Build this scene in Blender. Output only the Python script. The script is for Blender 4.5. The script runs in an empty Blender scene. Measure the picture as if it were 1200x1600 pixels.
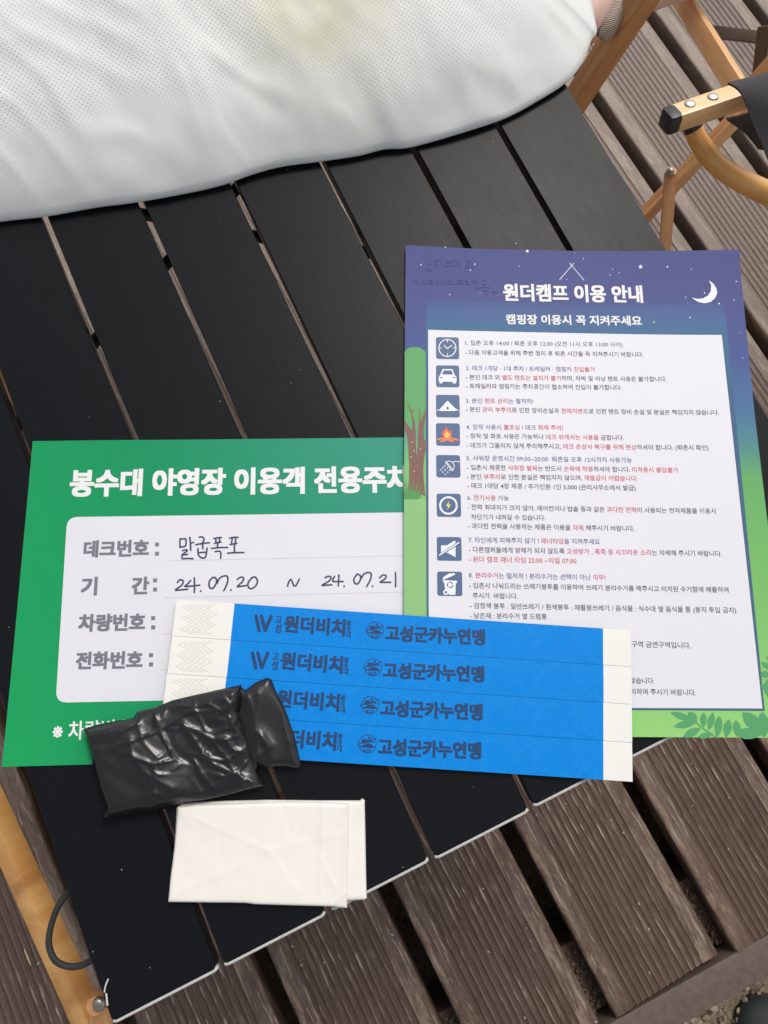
import bpy, bmesh, math, random
from mathutils import Vector, Matrix, noise
random.seed(7)
D = bpy.data
SC = bpy.context.scene
COL = SC.collection

# ------------------------------------------------------------------ camera
F_PX = 1161.43
CAM = Vector((0.1757337, 0.0941193, 0.4157479))
ROT = Matrix(((0.90665, -0.42076, 0.03064), (0.40289, 0.88512, 0.23291), (-0.12512, -0.19882, 0.97202)))
cd = D.cameras.new('camera'); cam = D.objects.new('camera', cd); COL.objects.link(cam)
cam.matrix_world = Matrix.Translation(CAM) @ ROT.transposed().to_4x4()
cd.sensor_fit = 'VERTICAL'; cd.sensor_height = 24.0; cd.lens = 24.0 * F_PX / 1600.0
cd.clip_start = 0.01; cd.clip_end = 200
cd.dof.use_dof = True; cd.dof.focus_distance = 0.43; cd.dof.aperture_fstop = 32
SC.camera = cam

# ------------------------------------------------------------------ light
SUN_DIR = Vector((0.42, 0.38, 0.82)).normalized()
w = D.worlds.new('World'); SC.world = w; w.use_nodes = True
nt = w.node_tree
bg = nt.nodes['Background']; sky = nt.nodes.new('ShaderNodeTexSky')
sky.sky_type = 'NISHITA'; sky.sun_disc = False
sky.sun_elevation = math.asin(SUN_DIR.z); sky.sun_rotation = math.atan2(SUN_DIR.x, SUN_DIR.y)
sky.air_density = 1.0; sky.dust_density = 3.5; sky.ozone_density = 1.0
hz = nt.nodes.new('ShaderNodeHueSaturation'); hz.inputs['Saturation'].default_value = .24      # milky, hazy sky
nt.links.new(sky.outputs[0], hz.inputs['Color']); nt.links.new(hz.outputs[0], bg.inputs[0]); bg.inputs[1].default_value = 0.15
sd = D.lights.new('sun', 'SUN'); sd.energy = 1.35; sd.angle = math.radians(20); sd.color = (1.0, 0.95, 0.88)
so = D.objects.new('sun', sd); COL.objects.link(so)
so.rotation_euler = SUN_DIR.to_track_quat('Z', 'Y').to_euler()
SC.view_settings.view_transform = 'Standard'; SC.view_settings.look = 'None'
SC.view_settings.gamma = 1.0; SC.view_settings.exposure = 0.06
try: SC.view_settings.use_curve_mapping = False
except Exception: pass

# ------------------------------------------------------------------ helpers
def at(px, py, z=0.0):
    d = ROT.transposed() @ Vector(((px - 600) / F_PX, -(py - 800) / F_PX, -1.0))
    return CAM + d * ((z - CAM.z) / d.z)
def mm_px(p):                                    # metres spanned by one photograph pixel at point p
    return -((ROT @ (p - CAM)).z) / F_PX
def lin(c):
    return tuple(((v / 255) / 12.92 if v <= 10 else (((v / 255) + 0.055) / 1.055) ** 2.4) for v in c)

def tag(o, label=None, cat=None, group=None, kind=None):
    if label: o['label'] = label
    if cat: o['category'] = cat
    if group: o['group'] = group
    if kind: o['kind'] = kind
    return o
def empty(name, loc=(0, 0, 0), rz=0.0, parent=None):
    o = D.objects.new(name, None); o.empty_display_size = 0.02
    COL.objects.link(o); o.location = loc; o.rotation_euler = (0, 0, rz)
    if parent: o.parent = parent
    return o
def link(name, bm, mats, parent=None, smooth=False, angle=None):
    me = D.meshes.new(name)
    bm.normal_update(); bm.to_mesh(me); bm.free()
    for m in (mats if isinstance(mats, (list, tuple)) else [mats]): me.materials.append(m)
    if smooth:
        for p in me.polygons: p.use_smooth = True
        if angle:
            try: me.set_sharp_from_angle(angle=math.radians(angle))
            except Exception: pass
    o = D.objects.new(name, me); COL.objects.link(o)
    if parent: o.parent = parent
    return o
def copy_tree(o, parent=None):
    c = o.copy(); COL.objects.link(c)
    if parent is not None: c.parent = parent
    for ch in list(o.children): copy_tree(ch, c)
    return c

# ------------------------------------------------------------------ materials
class NT:
    def __init__(s, name):
        s.m = D.materials.new(name); s.m.use_nodes = True; s.t = s.m.node_tree
        s.b = s.t.nodes['Principled BSDF']
    def n(s, typ, **k):
        nd = s.t.nodes.new(typ)
        for a, v in k.items():
            if a in ('operation', 'data_type', 'blend_type', 'noise_dimensions', 'feature', 'wave_type', 'interpolation_type', 'bands_direction'): setattr(nd, a, v)
            else: nd.inputs[a].default_value = v
        return nd
    def l(s, a, b): s.t.links.new(a, b)
    def coord(s, scale=(1, 1, 1), out='Object', rot=(0, 0, 0)):
        c = s.n('ShaderNodeTexCoord'); mp = s.n('ShaderNodeMapping'); mp.inputs['Scale'].default_value = scale; mp.inputs['Rotation'].default_value = rot
        s.l(c.outputs[out], mp.inputs['Vector']); return mp.outputs[0]
    def noise(s, scale, detail=4, rough=.55, co=None, dist=0.0):
        x = s.n('ShaderNodeTexNoise'); x.inputs['Scale'].default_value = scale; x.inputs['Detail'].default_value = detail
        x.inputs['Roughness'].default_value = rough; x.inputs['Distortion'].default_value = dist
        if co is not None: s.l(co, x.inputs['Vector'])
        return x.outputs['Fac']
    def ramp(s, fac, stops, interp='LINEAR'):
        r = s.n('ShaderNodeValToRGB'); r.color_ramp.interpolation = interp
        e = r.color_ramp.elements
        while len(e) < len(stops): e.new(0.5)
        for i, (p, c) in enumerate(stops):
            e[i].position = p; e[i].color = (*c, 1) if len(c) == 3 else c
        s.l(fac, r.inputs[0]); return r.outputs[0]
    def mix(s, f, a, b, mode='MIX'):
        x = s.n('ShaderNodeMix', data_type='RGBA'); x.blend_type = mode
        for sock, v in ((x.inputs[0], f), (x.inputs[6], a), (x.inputs[7], b)):
            if isinstance(v, (int, float)): sock.default_value = v
            elif isinstance(v, tuple): sock.default_value = (*v, 1)
            else: s.l(v, sock)
        return x.outputs[2]
    def math(s, op, a, b=None, c=None):
        x = s.n('ShaderNodeMath', operation=op)
        for i, v in enumerate((a, b, c)):
            if v is None: continue
            if isinstance(v, (int, float)): x.inputs[i].default_value = v
            else: s.l(v, x.inputs[i])
        return x.outputs[0]
    def bump(s, h, strength=.3, dist=.001):
        b = s.n('ShaderNodeBump'); b.inputs['Strength'].default_value = strength; b.inputs['Distance'].default_value = dist
        s.l(h, b.inputs['Height']); s.l(b.outputs[0], s.b.inputs['Normal'])
    def base(s, v):
        if isinstance(v, tuple): s.b.inputs['Base Color'].default_value = (*v, 1)
        else: s.l(v, s.b.inputs['Base Color'])
    def rough(s, v):
        if isinstance(v, (int, float)): s.b.inputs['Roughness'].default_value = v
        else: s.l(v, s.b.inputs['Roughness'])

PK = .87
def inkc(c): return tuple(v * PK for v in lin(c))
def print_mat(name, c, rough=.5, var=.04, spec=.3):
    m = NT(name); c = inkc(c)
    f = m.noise(60, 3)
    m.base(m.mix(f, tuple(v * (1 - var) for v in c), tuple(min(1, v * (1 + var)) for v in c)))
    m.rough(rough); m.b.inputs['Specular IOR Level'].default_value = spec
    return m.m
def paper_mat(name, c, rough=.45, grain=.1, c2=None):
    m = NT(name); c = inkc(c)
    co = m.coord()
    f = m.noise(18, 4, .6, co)
    m.base(m.mix(f, tuple(v * .96 for v in c), lin(c2) if c2 else tuple(min(1, v * 1.03) for v in c)))
    m.rough(rough)
    m.bump(m.math('ADD', m.noise(900, 3, .6, co), m.math('MULTIPLY', m.noise(25, 2, .5, co), 6.0)), grain, .0002)
    return m.m

def mat_slat():
    m = NT('black_slat'); co = m.coord((1, .12, 1))
    oi = m.n('ShaderNodeObjectInfo')
    grain = m.noise(420, 5, .65, co, .3)
    blot = m.noise(9, 3, .5, m.coord())
    m.base(m.mix(grain, lin((13, 14, 17)), lin((21, 22, 26))))
    sc = m.noise(140, 6, .8, m.coord((1, .3, 1), rot=(0, 0, .5)))
    m.rough(m.math('ADD', m.math('ADD', .22, m.math('MULTIPLY', blot, .12)), m.math('MULTIPLY', sc, .12)))
    m.b.inputs['Specular IOR Level'].default_value = .12
    m.bump(m.math('ADD', grain, m.math('MULTIPLY', sc, .6)), .10, .0004)
    return m.m
def mat_wood(name, a, b, c, scale=(1, 1, 1), rough=.38, k=.8):
    m = NT(name); co = m.coord((9 * scale[0], 9 * scale[1], 9 * scale[2]))
    d = m.noise(3.2, 3, .5, co, 1.2)
    g = m.noise(18, 6, .6, m.coord((10 * scale[0], 10 * scale[1], 10 * scale[2])))
    f = m.math('ADD', m.math('MULTIPLY', d, k), m.math('MULTIPLY', g, 1 - k))
    m.base(m.ramp(f, [(.3, lin(a)), (.5, lin(b)), (.68, lin(c))]))
    m.rough(rough); m.b.inputs['Coat Weight'].default_value = .25; m.b.inputs['Coat Roughness'].default_value = .2
    m.bump(g, .12, .0004)
    return m.m
def mat_plank():
    m = NT('weathered_plank')
    co = m.coord((1, .06, 1)); oi = m.n('ShaderNodeObjectInfo')
    off = m.n('ShaderNodeVectorMath', operation='ADD')
    cmb = m.n('ShaderNodeCombineXYZ'); m.l(m.math('MULTIPLY', oi.outputs['Random'], 7.0), cmb.inputs[1]); m.l(m.math('MULTIPLY', oi.outputs['Random'], 3.0), cmb.inputs[0])
    m.l(co, off.inputs[0]); m.l(cmb.outputs[0], off.inputs[1]); co = off.outputs[0]
    streak = m.math('ADD', m.math('MULTIPLY', m.noise(260, 6, .75, co), .55), m.math('MULTIPLY', m.noise(110, 5, .7, m.coord((1, .22, 1))), .45))
    blot = m.noise(14, 5, .65, co)
    tone = m.noise(5, 3, .5, co)
    geo = m.n('ShaderNodeNewGeometry')
    tc = m.n('ShaderNodeTexCoord'); sx = m.n('ShaderNodeSeparateXYZ'); m.l(tc.outputs['Object'], sx.inputs[0])
    crest = m.math('MULTIPLY', m.math('ADD', sx.outputs[2], .0015), 660.0)      # ridge crests are scuffed
    crest = m.math('MINIMUM', m.math('MAXIMUM', crest, 0), 1)
    wear = m.math('MULTIPLY', crest, m.math('MULTIPLY', streak, streak))
    base = m.ramp(tone, [(.3, (.054, .028, .019)), (.7, (.094, .054, .037))])
    worn = m.mix(blot, (.25, .185, .145), (.36, .28, .22))
    wf = m.ramp(wear, [(.18, (0, 0, 0)), (.42, (1, 1, 1))])
    c1 = m.mix(m.math('MULTIPLY', wf, .42), base, worn)
    dash = m.ramp(m.noise(330, 3, .6, m.coord((1, .085, 1))), [(.57, (0, 0, 0)), (.64, (1, 1, 1))])
    c1 = m.mix(m.math('MULTIPLY', m.math('MULTIPLY', dash, m.math('ADD', m.math('MULTIPLY', crest, .75), .10)), m.ramp(m.noise(9, 4, .6, m.coord((1, .5, 1))), [(.40, (.1, .1, .1)), (.62, (1, 1, 1))])), c1, (.40, .32, .26))
    # paint scraped off along the plain margins
    ed = m.math('ABSOLUTE', sx.outputs[0])
    em = m.math('MULTIPLY', m.math('GREATER_THAN', ed, .047), m.ramp(m.math('ADD', m.math('MULTIPLY', m.noise(22, 6, .75, m.coord((1.4, .22, 1))), .8), m.math('MULTIPLY', m.noise(90, 4, .7, m.coord((1, .4, 1))), .2)), [(.51, (0, 0, 0)), (.56, (1, 1, 1))]))
    c2 = m.mix(m.math('MULTIPLY', em, .6), c1, (.27, .20, .14))
    dust = m.math('MINIMUM', m.math('MAXIMUM', m.math('MULTIPLY', m.math('SUBTRACT', sx.outputs[1], .12), 2.2), 0), 1)  # sunlit far deck painted in: planks pale along their length, not by dust
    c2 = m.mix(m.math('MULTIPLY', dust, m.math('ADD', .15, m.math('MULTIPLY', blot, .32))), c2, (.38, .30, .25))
    grit = m.ramp(m.noise(1100, 2, .5, m.coord()), [(.66, (0, 0, 0)), (.72, (1, 1, 1))])
    m.base(m.mix(m.math('MULTIPLY', grit, .35), c2, (.42, .37, .32)))
    m.rough(m.math('ADD', .34, m.math('MULTIPLY', streak, .25))); m.b.inputs['Specular IOR Level'].default_value = .42
    m.bump(m.math('ADD', m.math('MULTIPLY', streak, 1.6), m.noise(700, 3, .6, m.coord((1, .3, 1)))), .7, .0009)
    return m.m
def mat_simple(name, c, rough=.5, metal=0.0, var=.15, scale=80, bump=.1):
    m = NT(name); f = m.noise(scale, 4, .6, m.coord())
    m.base(m.mix(f, tuple(v * (1 - var) for v in c), tuple(min(1, v * (1 + var)) for v in c)))
    m.rough(rough); m.b.inputs['Metallic'].default_value = metal; m.bump(f, bump, .0005)
    return m.m

M = {}
M['slat'] = mat_slat()
M['slat_end'] = mat_simple('worn_white_edge', (.50, .49, .47), .7, 0, .3, 260)
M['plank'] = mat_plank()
M['skirt'] = mat_simple('brown_painted_board', (.100, .070, .056), .6, 0, .5, 120, .7)
M['joist'] = mat_simple('dark_joist', (.07, .04, .028), .8, 0, .4, 60, .5)
M['rail_wood'] = mat_wood('light_oak_rail', (150, 98, 48), (190, 138, 76), (205, 160, 98), (1, .07, 1), k=.75)
M['wood'] = mat_wood('varnished_wood', (205, 150, 96), (236, 186, 130), (246, 208, 158), (.10, 1.1, 1.1), k=.72)
M['wood_deep'] = mat_wood('varnished_dark_wood', (150, 98, 62), (198, 142, 92), (226, 176, 116), (.12, 1.1, 1.1), k=.66)
M['wood_round'] = mat_wood('varnished_rattan', (216, 152, 80), (238, 178, 104), (248, 194, 122), (.4, .4, .4), rough=.22, k=.7)
M['wood_brown'] = mat_wood('brown_stained_wood', (75, 56, 40), (92, 70, 50), (112, 86, 62), (.12, 1.1, 1.1), rough=.5)
M['metal'] = mat_simple('brushed_rivet', (.55, .54, .50), .3, 1.0, .2, 200)
M['metal_dark'] = mat_simple('dull_bolt', (.36, .33, .31), .36, 1.0, .2, 200)
M['rubber'] = mat_simple('black_plastic', (.022, .024, .027), .42, 0, .1)
M['cord'] = mat_simple('black_cord', (.018, .017, .018), .7, 0, .4, 900, .6)
M['white'] = paper_mat('white_print', (226, 225, 231), .5, .05)
M['edge'] = print_mat('paper_edge', (225, 228, 225))

def mat_fabric():
    m = NT('black_canvas'); w_ = m.noise(1500, 2, .5, m.coord((1, .4, 1)))
    m.base(m.mix(w_, (.020, .018, .021), (.040, .036, .040))); m.rough(.85); m.bump(w_, .4, .0004)
    m.b.inputs['Sheen Weight'].default_value = .15
    return m.m
M['fabric'] = mat_fabric()

# ------------------------------------------------------------------ shape helpers
def box(bm, x0, x1, y0, y1, z0, z1, bev=0.0, mi=0):
    vs = [bm.verts.new((x, y, z)) for z in (z0, z1) for y in (y0, y1) for x in (x0, x1)]
    fs = [bm.faces.new([vs[i] for i in q]) for q in ((0, 2, 3, 1), (4, 5, 7, 6), (0, 1, 5, 4), (2, 6, 7, 3), (0, 4, 6, 2), (1, 3, 7, 5))]
    for f in fs: f.material_index = mi
    if bev:
        es = list({e for f in fs for e in f.edges})
        bmesh.ops.bevel(bm, geom=es, offset=bev, segments=2, affect='EDGES', profile=.6)
def frame_of(A, B, roll=0.0):
    d = (B - A).normalized(); v = ((A + B) / 2 - CAM).normalized()
    s = d.cross(v).normalized(); n = s.cross(d).normalized()
    c, t = math.cos(roll), math.sin(roll)
    return d, s * c + n * t, n * c - s * t
def beam(name, A, B, w_, t_, roll, mat, parent, bev=.0015):
    """rectangular bar from A to B"""
    d, s, n = frame_of(A, B, roll); L = (B - A).length
    bm = bmesh.new(); box(bm, 0, L, -w_ / 2, w_ / 2, -t_ / 2, t_ / 2, bev)
    o = link(name, bm, mat, parent, True, 35)
    o.matrix_world = Matrix.Translation(A) @ Matrix((d, s, n)).transposed().to_4x4()
    return o
def tube(bm, pts, rad, seg=12, cap=True, sub=6):
    """smooth tube through points; rad number or list"""
    n = len(pts); P = []; Rr = []
    rr = rad if isinstance(rad, (list, tuple)) else [rad] * n
    for i in range(n - 1):
        p0, p1, p2, p3 = pts[max(i - 1, 0)], pts[i], pts[i + 1], pts[min(i + 2, n - 1)]
        for k in range(sub):
            t = k / sub
            P.append(.5 * ((2 * p1) + (p2 - p0) * t + (2 * p0 - 5 * p1 + 4 * p2 - p3) * t * t + (3 * p1 - p0 - 3 * p2 + p3) * t ** 3))
            Rr.append(rr[i] * (1 - t) + rr[i + 1] * t)
    P.append(pts[-1]); Rr.append(rr[-1])
    u = None; rings = []
    for i, p in enumerate(P):
        d = (P[min(i + 1, len(P) - 1)] - P[max(i - 1, 0)]).normalized()
        if u is None: u = d.orthogonal().normalized()
        u = (u - d * u.dot(d)).normalized(); v = d.cross(u)
        rings.append([bm.verts.new(p + (u * math.cos(a) + v * math.sin(a)) * Rr[i]) for a in [2 * math.pi * j / seg for j in range(seg)]])
    for a, b in zip(rings, rings[1:]):
        for j in range(seg): bm.faces.new((a[j], a[(j + 1) % seg], b[(j + 1) % seg], b[j]))
    if cap: bm.faces.new(rings[0][::-1]); bm.faces.new(rings[-1])
def dome(bm, r, h, seg=18, rings=5, base=.0):
    """rivet head, flat side at z=0"""
    prev = [bm.verts.new((r * math.cos(2 * math.pi * j / seg), r * math.sin(2 * math.pi * j / seg), -base)) for j in range(seg)]
    bm.faces.new(prev[::-1])
    for k in range(rings):
        a = k / rings * math.pi / 2
        rr, z = r * math.cos(a) ** .7, h * math.sin(a)
        ring = [bm.verts.new((rr * math.cos(2 * math.pi * j / seg), rr * math.sin(2 * math.pi * j / seg), z)) for j in range(seg)]
        for j in range(seg): bm.faces.new((prev[j], prev[(j + 1) % seg], ring[(j + 1) % seg], ring[j]))
        prev = ring
    top = bm.verts.new((0, 0, h))
    for j in range(seg): bm.faces.new((prev[j], prev[(j + 1) % seg], top))
def rivet(name, P, N, r, h, mat, parent):
    bm = bmesh.new(); dome(bm, r, h, base=.001)
    o = link(name, bm, mat, parent, True)
    o.matrix_world = Matrix.Translation(P) @ N.to_track_quat('Z', 'Y').to_matrix().to_4x4()
    return o

def plate_bm(poly, step=None, thick=0.0, lift=0.0, insets=()):
    """flat polygon in the xy plane, cut on a grid so that it can follow a curved sheet"""
    bm = bmesh.new()
    area = sum(a[0] * b[1] - b[0] * a[1] for a, b in zip(poly, poly[1:] + poly[:1]))
    if area < 0: poly = poly[::-1]
    f = bm.faces.new([bm.verts.new((p[0], p[1], lift)) for p in poly]); bm.normal_update()
    for q in insets: bmesh.ops.inset_region(bm, faces=[f], thickness=q, use_even_offset=False, use_boundary=True)
    if step:
        for ax in (0, 1):
            lo = min(p[ax] for p in poly); hi = max(p[ax] for p in poly)
            k = math.floor(lo / step) + 1
            while k * step < hi - 1e-6:
                co = [0, 0, 0]; no = [0, 0, 0]; co[ax] = k * step; no[ax] = 1
                bmesh.ops.bisect_plane(bm, geom=bm.verts[:] + bm.edges[:] + bm.faces[:], plane_co=co, plane_no=no, dist=1e-7)
                k += 1
    bmesh.ops.triangulate(bm, faces=[f for f in bm.faces if len(f.verts) > 4])
    if thick:
        be = [e for e in bm.edges if e.is_boundary]
        r = bmesh.ops.extrude_edge_only(bm, edges=be)
        for v in [g for g in r['geom'] if isinstance(g, bmesh.types.BMVert)]: v.co.z -= thick
        for g in r['geom']:
            if isinstance(g, bmesh.types.BMFace): g.material_index = 1
    return bm
def ribbon_bm(bm, pts, w_, z=0.0, cap=4, mi=0):
    """flat pen stroke"""
    n = len(pts)
    if n == 1:
        vs = [bm.verts.new((pts[0][0] + w_ * .6 * math.cos(a), pts[0][1] + w_ * .6 * math.sin(a), z)) for a in [2 * math.pi * j / 8 for j in range(8)]]
        bm.faces.new(vs).material_index = mi; return
    for i in range(n - 1):
        a, b = Vector(pts[i]), Vector(pts[i + 1])
        if (b - a).length < 1e-7: continue
        d = (b - a).normalized(); nn = Vector((-d.y, d.x)) * w_ / 2
        bm.faces.new([bm.verts.new((*q, z)) for q in (a - nn, b - nn, b + nn, a + nn)]).material_index = mi
    for i, p in enumerate(pts):
        if cap:
            vs = [bm.verts.new((p[0] + w_ / 2 * math.cos(x), p[1] + w_ / 2 * math.sin(x), z + 2e-6 * (1 + i % 3))) for x in [2 * math.pi * j / 8 for j in range(8)]]
            bm.faces.new(vs).material_index = mi
def smooth_line(pts, sub=4):
    P = [Vector(p) for p in pts]; out = []
    for i in range(len(P) - 1):
        p0, p1, p2, p3 = P[max(i - 1, 0)], P[i], P[i + 1], P[min(i + 2, len(P) - 1)]
        for k in range(sub):
            t = k / sub
            out.append(.5 * ((2 * p1) + (p2 - p0) * t + (2 * p0 - 5 * p1 + 4 * p2 - p3) * t * t + (3 * p1 - p0 - 3 * p2 + p3) * t ** 3))
    out.append(P[-1]); return [tuple(q) for q in out]
def in_poly(p, poly):
    c = False; x, y = p; n = len(poly)
    for i in range(n):
        x1, y1 = poly[i]; x2, y2 = poly[i - 1]
        if (y1 > y) != (y2 > y) and x < (x2 - x1) * (y - y1) / (y2 - y1) + x1: c = not c
    return c
def seg_d(p, a, b):
    ax, ay = a; bx, by = b; dx, dy = bx - ax, by - ay
    t = max(0, min(1, ((p[0] - ax) * dx + (p[1] - ay) * dy) / (dx * dx + dy * dy + 1e-18)))
    return math.hypot(p[0] - ax - t * dx, p[1] - ay - t * dy)
def poly_d(p, poly): return min(seg_d(p, poly[i], poly[i - 1]) for i in range(len(poly)))
def circle(cx, cy, r, n=24): return [(cx + r * math.cos(2 * math.pi * k / n), cy + r * math.sin(2 * math.pi * k / n)) for k in range(n)]
def round_poly(c, r, n=5):
    """round the corners of a convex polygon"""
    out = []; k = len(c)
    for i in range(k):
        p, a, b = Vector(c[i]), Vector(c[i - 1]), Vector(c[(i + 1) % k])
        s, e = p + (a - p).normalized() * r, p + (b - p).normalized() * r
        for j in range(n + 1):
            t = j / n; out.append(tuple(s * (1 - t) ** 2 + p * 2 * t * (1 - t) + e * t * t))
    return out

class Sheet:
    """a paper-like thing lying at z0; h(u,v) bends it; everything printed on it follows"""
    def __init__(s, name, o_px, angle, z0, h=None, parent=None):
        s.z0 = z0; s.h = h or (lambda u, v: 0.0)
        o = at(*o_px, z0); s.o = Vector((o.x, o.y)); s.a = angle
        s.root = empty(name, (o.x, o.y, z0), angle)
        s.ca, s.sa = math.cos(angle), math.sin(angle)
    def P(s, px, py):
        u = v = 0; h = 0
        for _ in range(4):
            w_ = at(px, py, s.z0 + h); dx, dy = w_.x - s.o.x, w_.y - s.o.y
            u, v = dx * s.ca + dy * s.sa, -dx * s.sa + dy * s.ca
            h = s.h(u, v)
        return (u, v)
    def bend(s, bm):
        for v in bm.verts: v.co.z += s.h(v.co.x, v.co.y)
    def add(s, name, bm, mats, parent=None):
        s.bend(bm); return link(name, bm, mats, parent or s.root, False)
    def plate(s, name, poly, mats, lift, step=.012, thick=0.0, parent=None):
        return s.add(name, plate_bm([tuple(p) for p in poly], step, thick, lift), mats, parent)

_tc = D.curves.new('lettering_source', 'FONT'); _tc.resolution_u = 3; _to = D.objects.new('lettering_source', _tc); COL.objects.link(_to)
TXO = [0.0]
def text_geo(s, res=3, mats=None):
    offset = TXO[0]
    _tc.body = s; _tc.size = 1.0; _tc.resolution_u = res; _tc.offset = offset
    bpy.context.view_layer.update()
    dg = bpy.context.evaluated_depsgraph_get(); ev = _to.evaluated_get(dg); me = ev.to_mesh()
    V = [v.co.copy() for v in me.vertices]; Fs = [tuple(p.vertices) for p in me.polygons]
    ev.to_mesh_clear(); return V, Fs
def char_x(s, i):
    if i >= len(s): return None
def text_bm(segs, A, B, bold=0.0, hs=1.0, res=3, lift=.0002, bm=None, vc=.335):
    """segs = [(string, material index)], written from A to B (sheet coordinates of the line's middle height)"""
    full = ''.join(t for t, _ in segs)
    V, Fs = text_geo(full, res)
    if not V: return bm or bmesh.new()
    x0, x1 = min(v.x for v in V), max(v.x for v in V)
    cuts = []                                     # x where each differently coloured run ends
    acc = ''
    for t, mi in segs:
        acc += t
        if len(segs) > 1:
            W, _ = text_geo(acc.rstrip(), 1); cuts.append((max(v.x for v in W) + .02, mi))
        else: cuts.append((1e9, mi))
    A, B = Vector(A), Vector(B); d = B - A; L = d.length; d.normalize(); n = Vector((-d.y, d.x)); k = L / (x1 - x0)
    bm = bm or bmesh.new()
    offs = [(0, 0)] if not bold else [(0, 0)] + [(bold * i, bold * j * .82) for i in (-1, 0, 1) for j in (-1, 0, 1) if i or j] + [(bold * .5 * i, bold * .4 * j) for i in (-1, 1) for j in (-1, 1)]
    for q, (ox, oy) in enumerate(offs):
        vv = []
        for v in V:
            p = A + d * ((v.x - x0) * k + ox) + n * ((v.y - vc) * k * hs + oy)
            vv.append(bm.verts.new((p.x, p.y, lift + q * 3e-6)))
        for f in Fs:
            cx = sum(V[i].x for i in f) / len(f)
            mi = next((m_ for c, m_ in cuts if cx <= c), cuts[-1][1])
            try: bm.faces.new([vv[i] for i in f]).material_index = mi
            except ValueError: pass
    return bm

# ================================================================== SETTING
# ground
bm = bmesh.new(); GZ = -.62
N = 40
def gxy(i): 
    t = (i / N) * 2 - 1; return math.copysign(abs(t) ** 3 * 30, t)
vg = [[bm.verts.new((gxy(i) + .4, gxy(j) - .5, GZ + .012 * noise.noise(Vector((gxy(i) * 9, gxy(j) * 9, 0))))) for i in range(N + 1)] for j in range(N + 1)]
for j in range(N):
    for i in range(N): bm.faces.new((vg[j][i], vg[j][i + 1], vg[j + 1][i + 1], vg[j + 1][i]))
g = NT('sandy_soil'); co = g.coord()
f1 = g.noise(150, 6, .7, co); f2 = g.noise(30, 4, .6, co)
g.base(g.ramp(g.math('ADD', g.math('MULTIPLY', f1, .6), g.math('MULTIPLY', f2, .4)), [(.35, (.13, .095, .06)), (.5, (.26, .20, .135)), (.68, (.44, .36, .27))]))
g.rough(.95); g.bump(f1, .9, .006)
tag(link('ground', bm, g.m, None, True), kind='structure')

# gravel in the corner beyond the deck edge
gm = NT('gravel_stone'); gv = gm.n('ShaderNodeTexVoronoi'); gv.inputs['Scale'].default_value = 60
gm.l(gm.coord(), gv.inputs['Vector']); 
gsep = gm.n('ShaderNodeSeparateColor'); gm.l(gv.outputs['Color'], gsep.inputs[0])
gm.base(gm.ramp(gsep.outputs[0], [(.0, (.17, .125, .085)), (.5, (.30, .235, .17)), (1., (.52, .44, .34))])); gm.rough(.9); gm.bump(gm.noise(500, 3, .6, gm.coord()), .5, .001)
bm = bmesh.new()
_ib = bmesh.new(); bmesh.ops.create_icosphere(_ib, subdivisions=1, radius=1)
ICO_V = [v.co.copy() for v in _ib.verts]; ICO_F = [tuple(v.index for v in f.verts) for f in _ib.faces]; _ib.free()
def stone(bm, c, r, squash=.6):
    m_ = Matrix.Translation(c) @ Matrix.Rotation(random.uniform(0, 6), 4, 'Z') @ Matrix.Rotation(random.uniform(-.6, .6), 4, 'X') @ Matrix.Diagonal((r * random.uniform(.8, 1.5), r * random.uniform(.6, 1), r * squash * random.uniform(.7, 1.2), 1))
    vs = [bm.verts.new(m_ @ v + Vector([random.uniform(-.18, .18) * r for _ in range(3)])) for v in ICO_V]
    for f in ICO_F: bm.faces.new([vs[i] for i in f])
for _ in range(5200):
    x = random.uniform(.15, .85); y = random.uniform(-.95, -.36); r = random.choice([.0018, .0025, .003, .004, .0055, .008]) * random.uniform(.7, 1.2)
    stone(bm, Vector((x, y, GZ + .004 + r * .3 + random.uniform(0, .008))), r)
tag(link('gravel', bm, gm.m), 'pale sandy gravel and grit on the soil beyond the edge of the deck', 'gravel', kind='stuff')

# deck : planks, edge board, joist
deck = empty('deck', (0, 0, -.475)); tag(deck, kind='structure')
PW, PG, DA = .150247, .0180, -.0472
def plank_mesh():
    w2 = (PW - PG) / 2; mg = .019; ng = 12; dep = .0015
    pts = [(-w2, -.026), (-w2, -.003), (-w2 + .0009, -.0009), (-w2 + .003, 0)]
    a0, a1 = -w2 + mg, w2 - mg; pt = (a1 - a0) / ng
    for k in range(ng):
        x = a0 + k * pt
        pts += [(x + pt * .10, 0), (x + pt * .30, -dep * .82), (x + pt * .5, -dep), (x + pt * .70, -dep * .82), (x + pt * .90, 0)]
    pts += [(w2 - .003, 0), (w2 - .0009, -.0009), (w2, -.003), (w2, -.026)]
    bm = bmesh.new(); ys = [-.3] + [-.3 + 2.9 * (k / 30) ** 1.0 for k in range(1, 31)]
    rows = []
    for y in ys: rows.append([bm.verts.new((x, y, z)) for x, z in pts])
    for a, b in zip(rows, rows[1:]):
        for i in range(len(pts) - 1):
            f = bm.faces.new((a[i], a[i + 1], b[i + 1], b[i])); 
        bm.faces.new((a[-1], a[0], b[0], b[-1]))
    bm.faces.new(rows[0][::-1]); bm.faces.new(rows[-1])
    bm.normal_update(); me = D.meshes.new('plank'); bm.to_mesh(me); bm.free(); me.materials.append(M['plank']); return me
pme = plank_mesh()
nx, ny = math.cos(DA), -math.sin(DA)           # across the planks
x00 = .0985                                    # left side of the first measured gap
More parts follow.
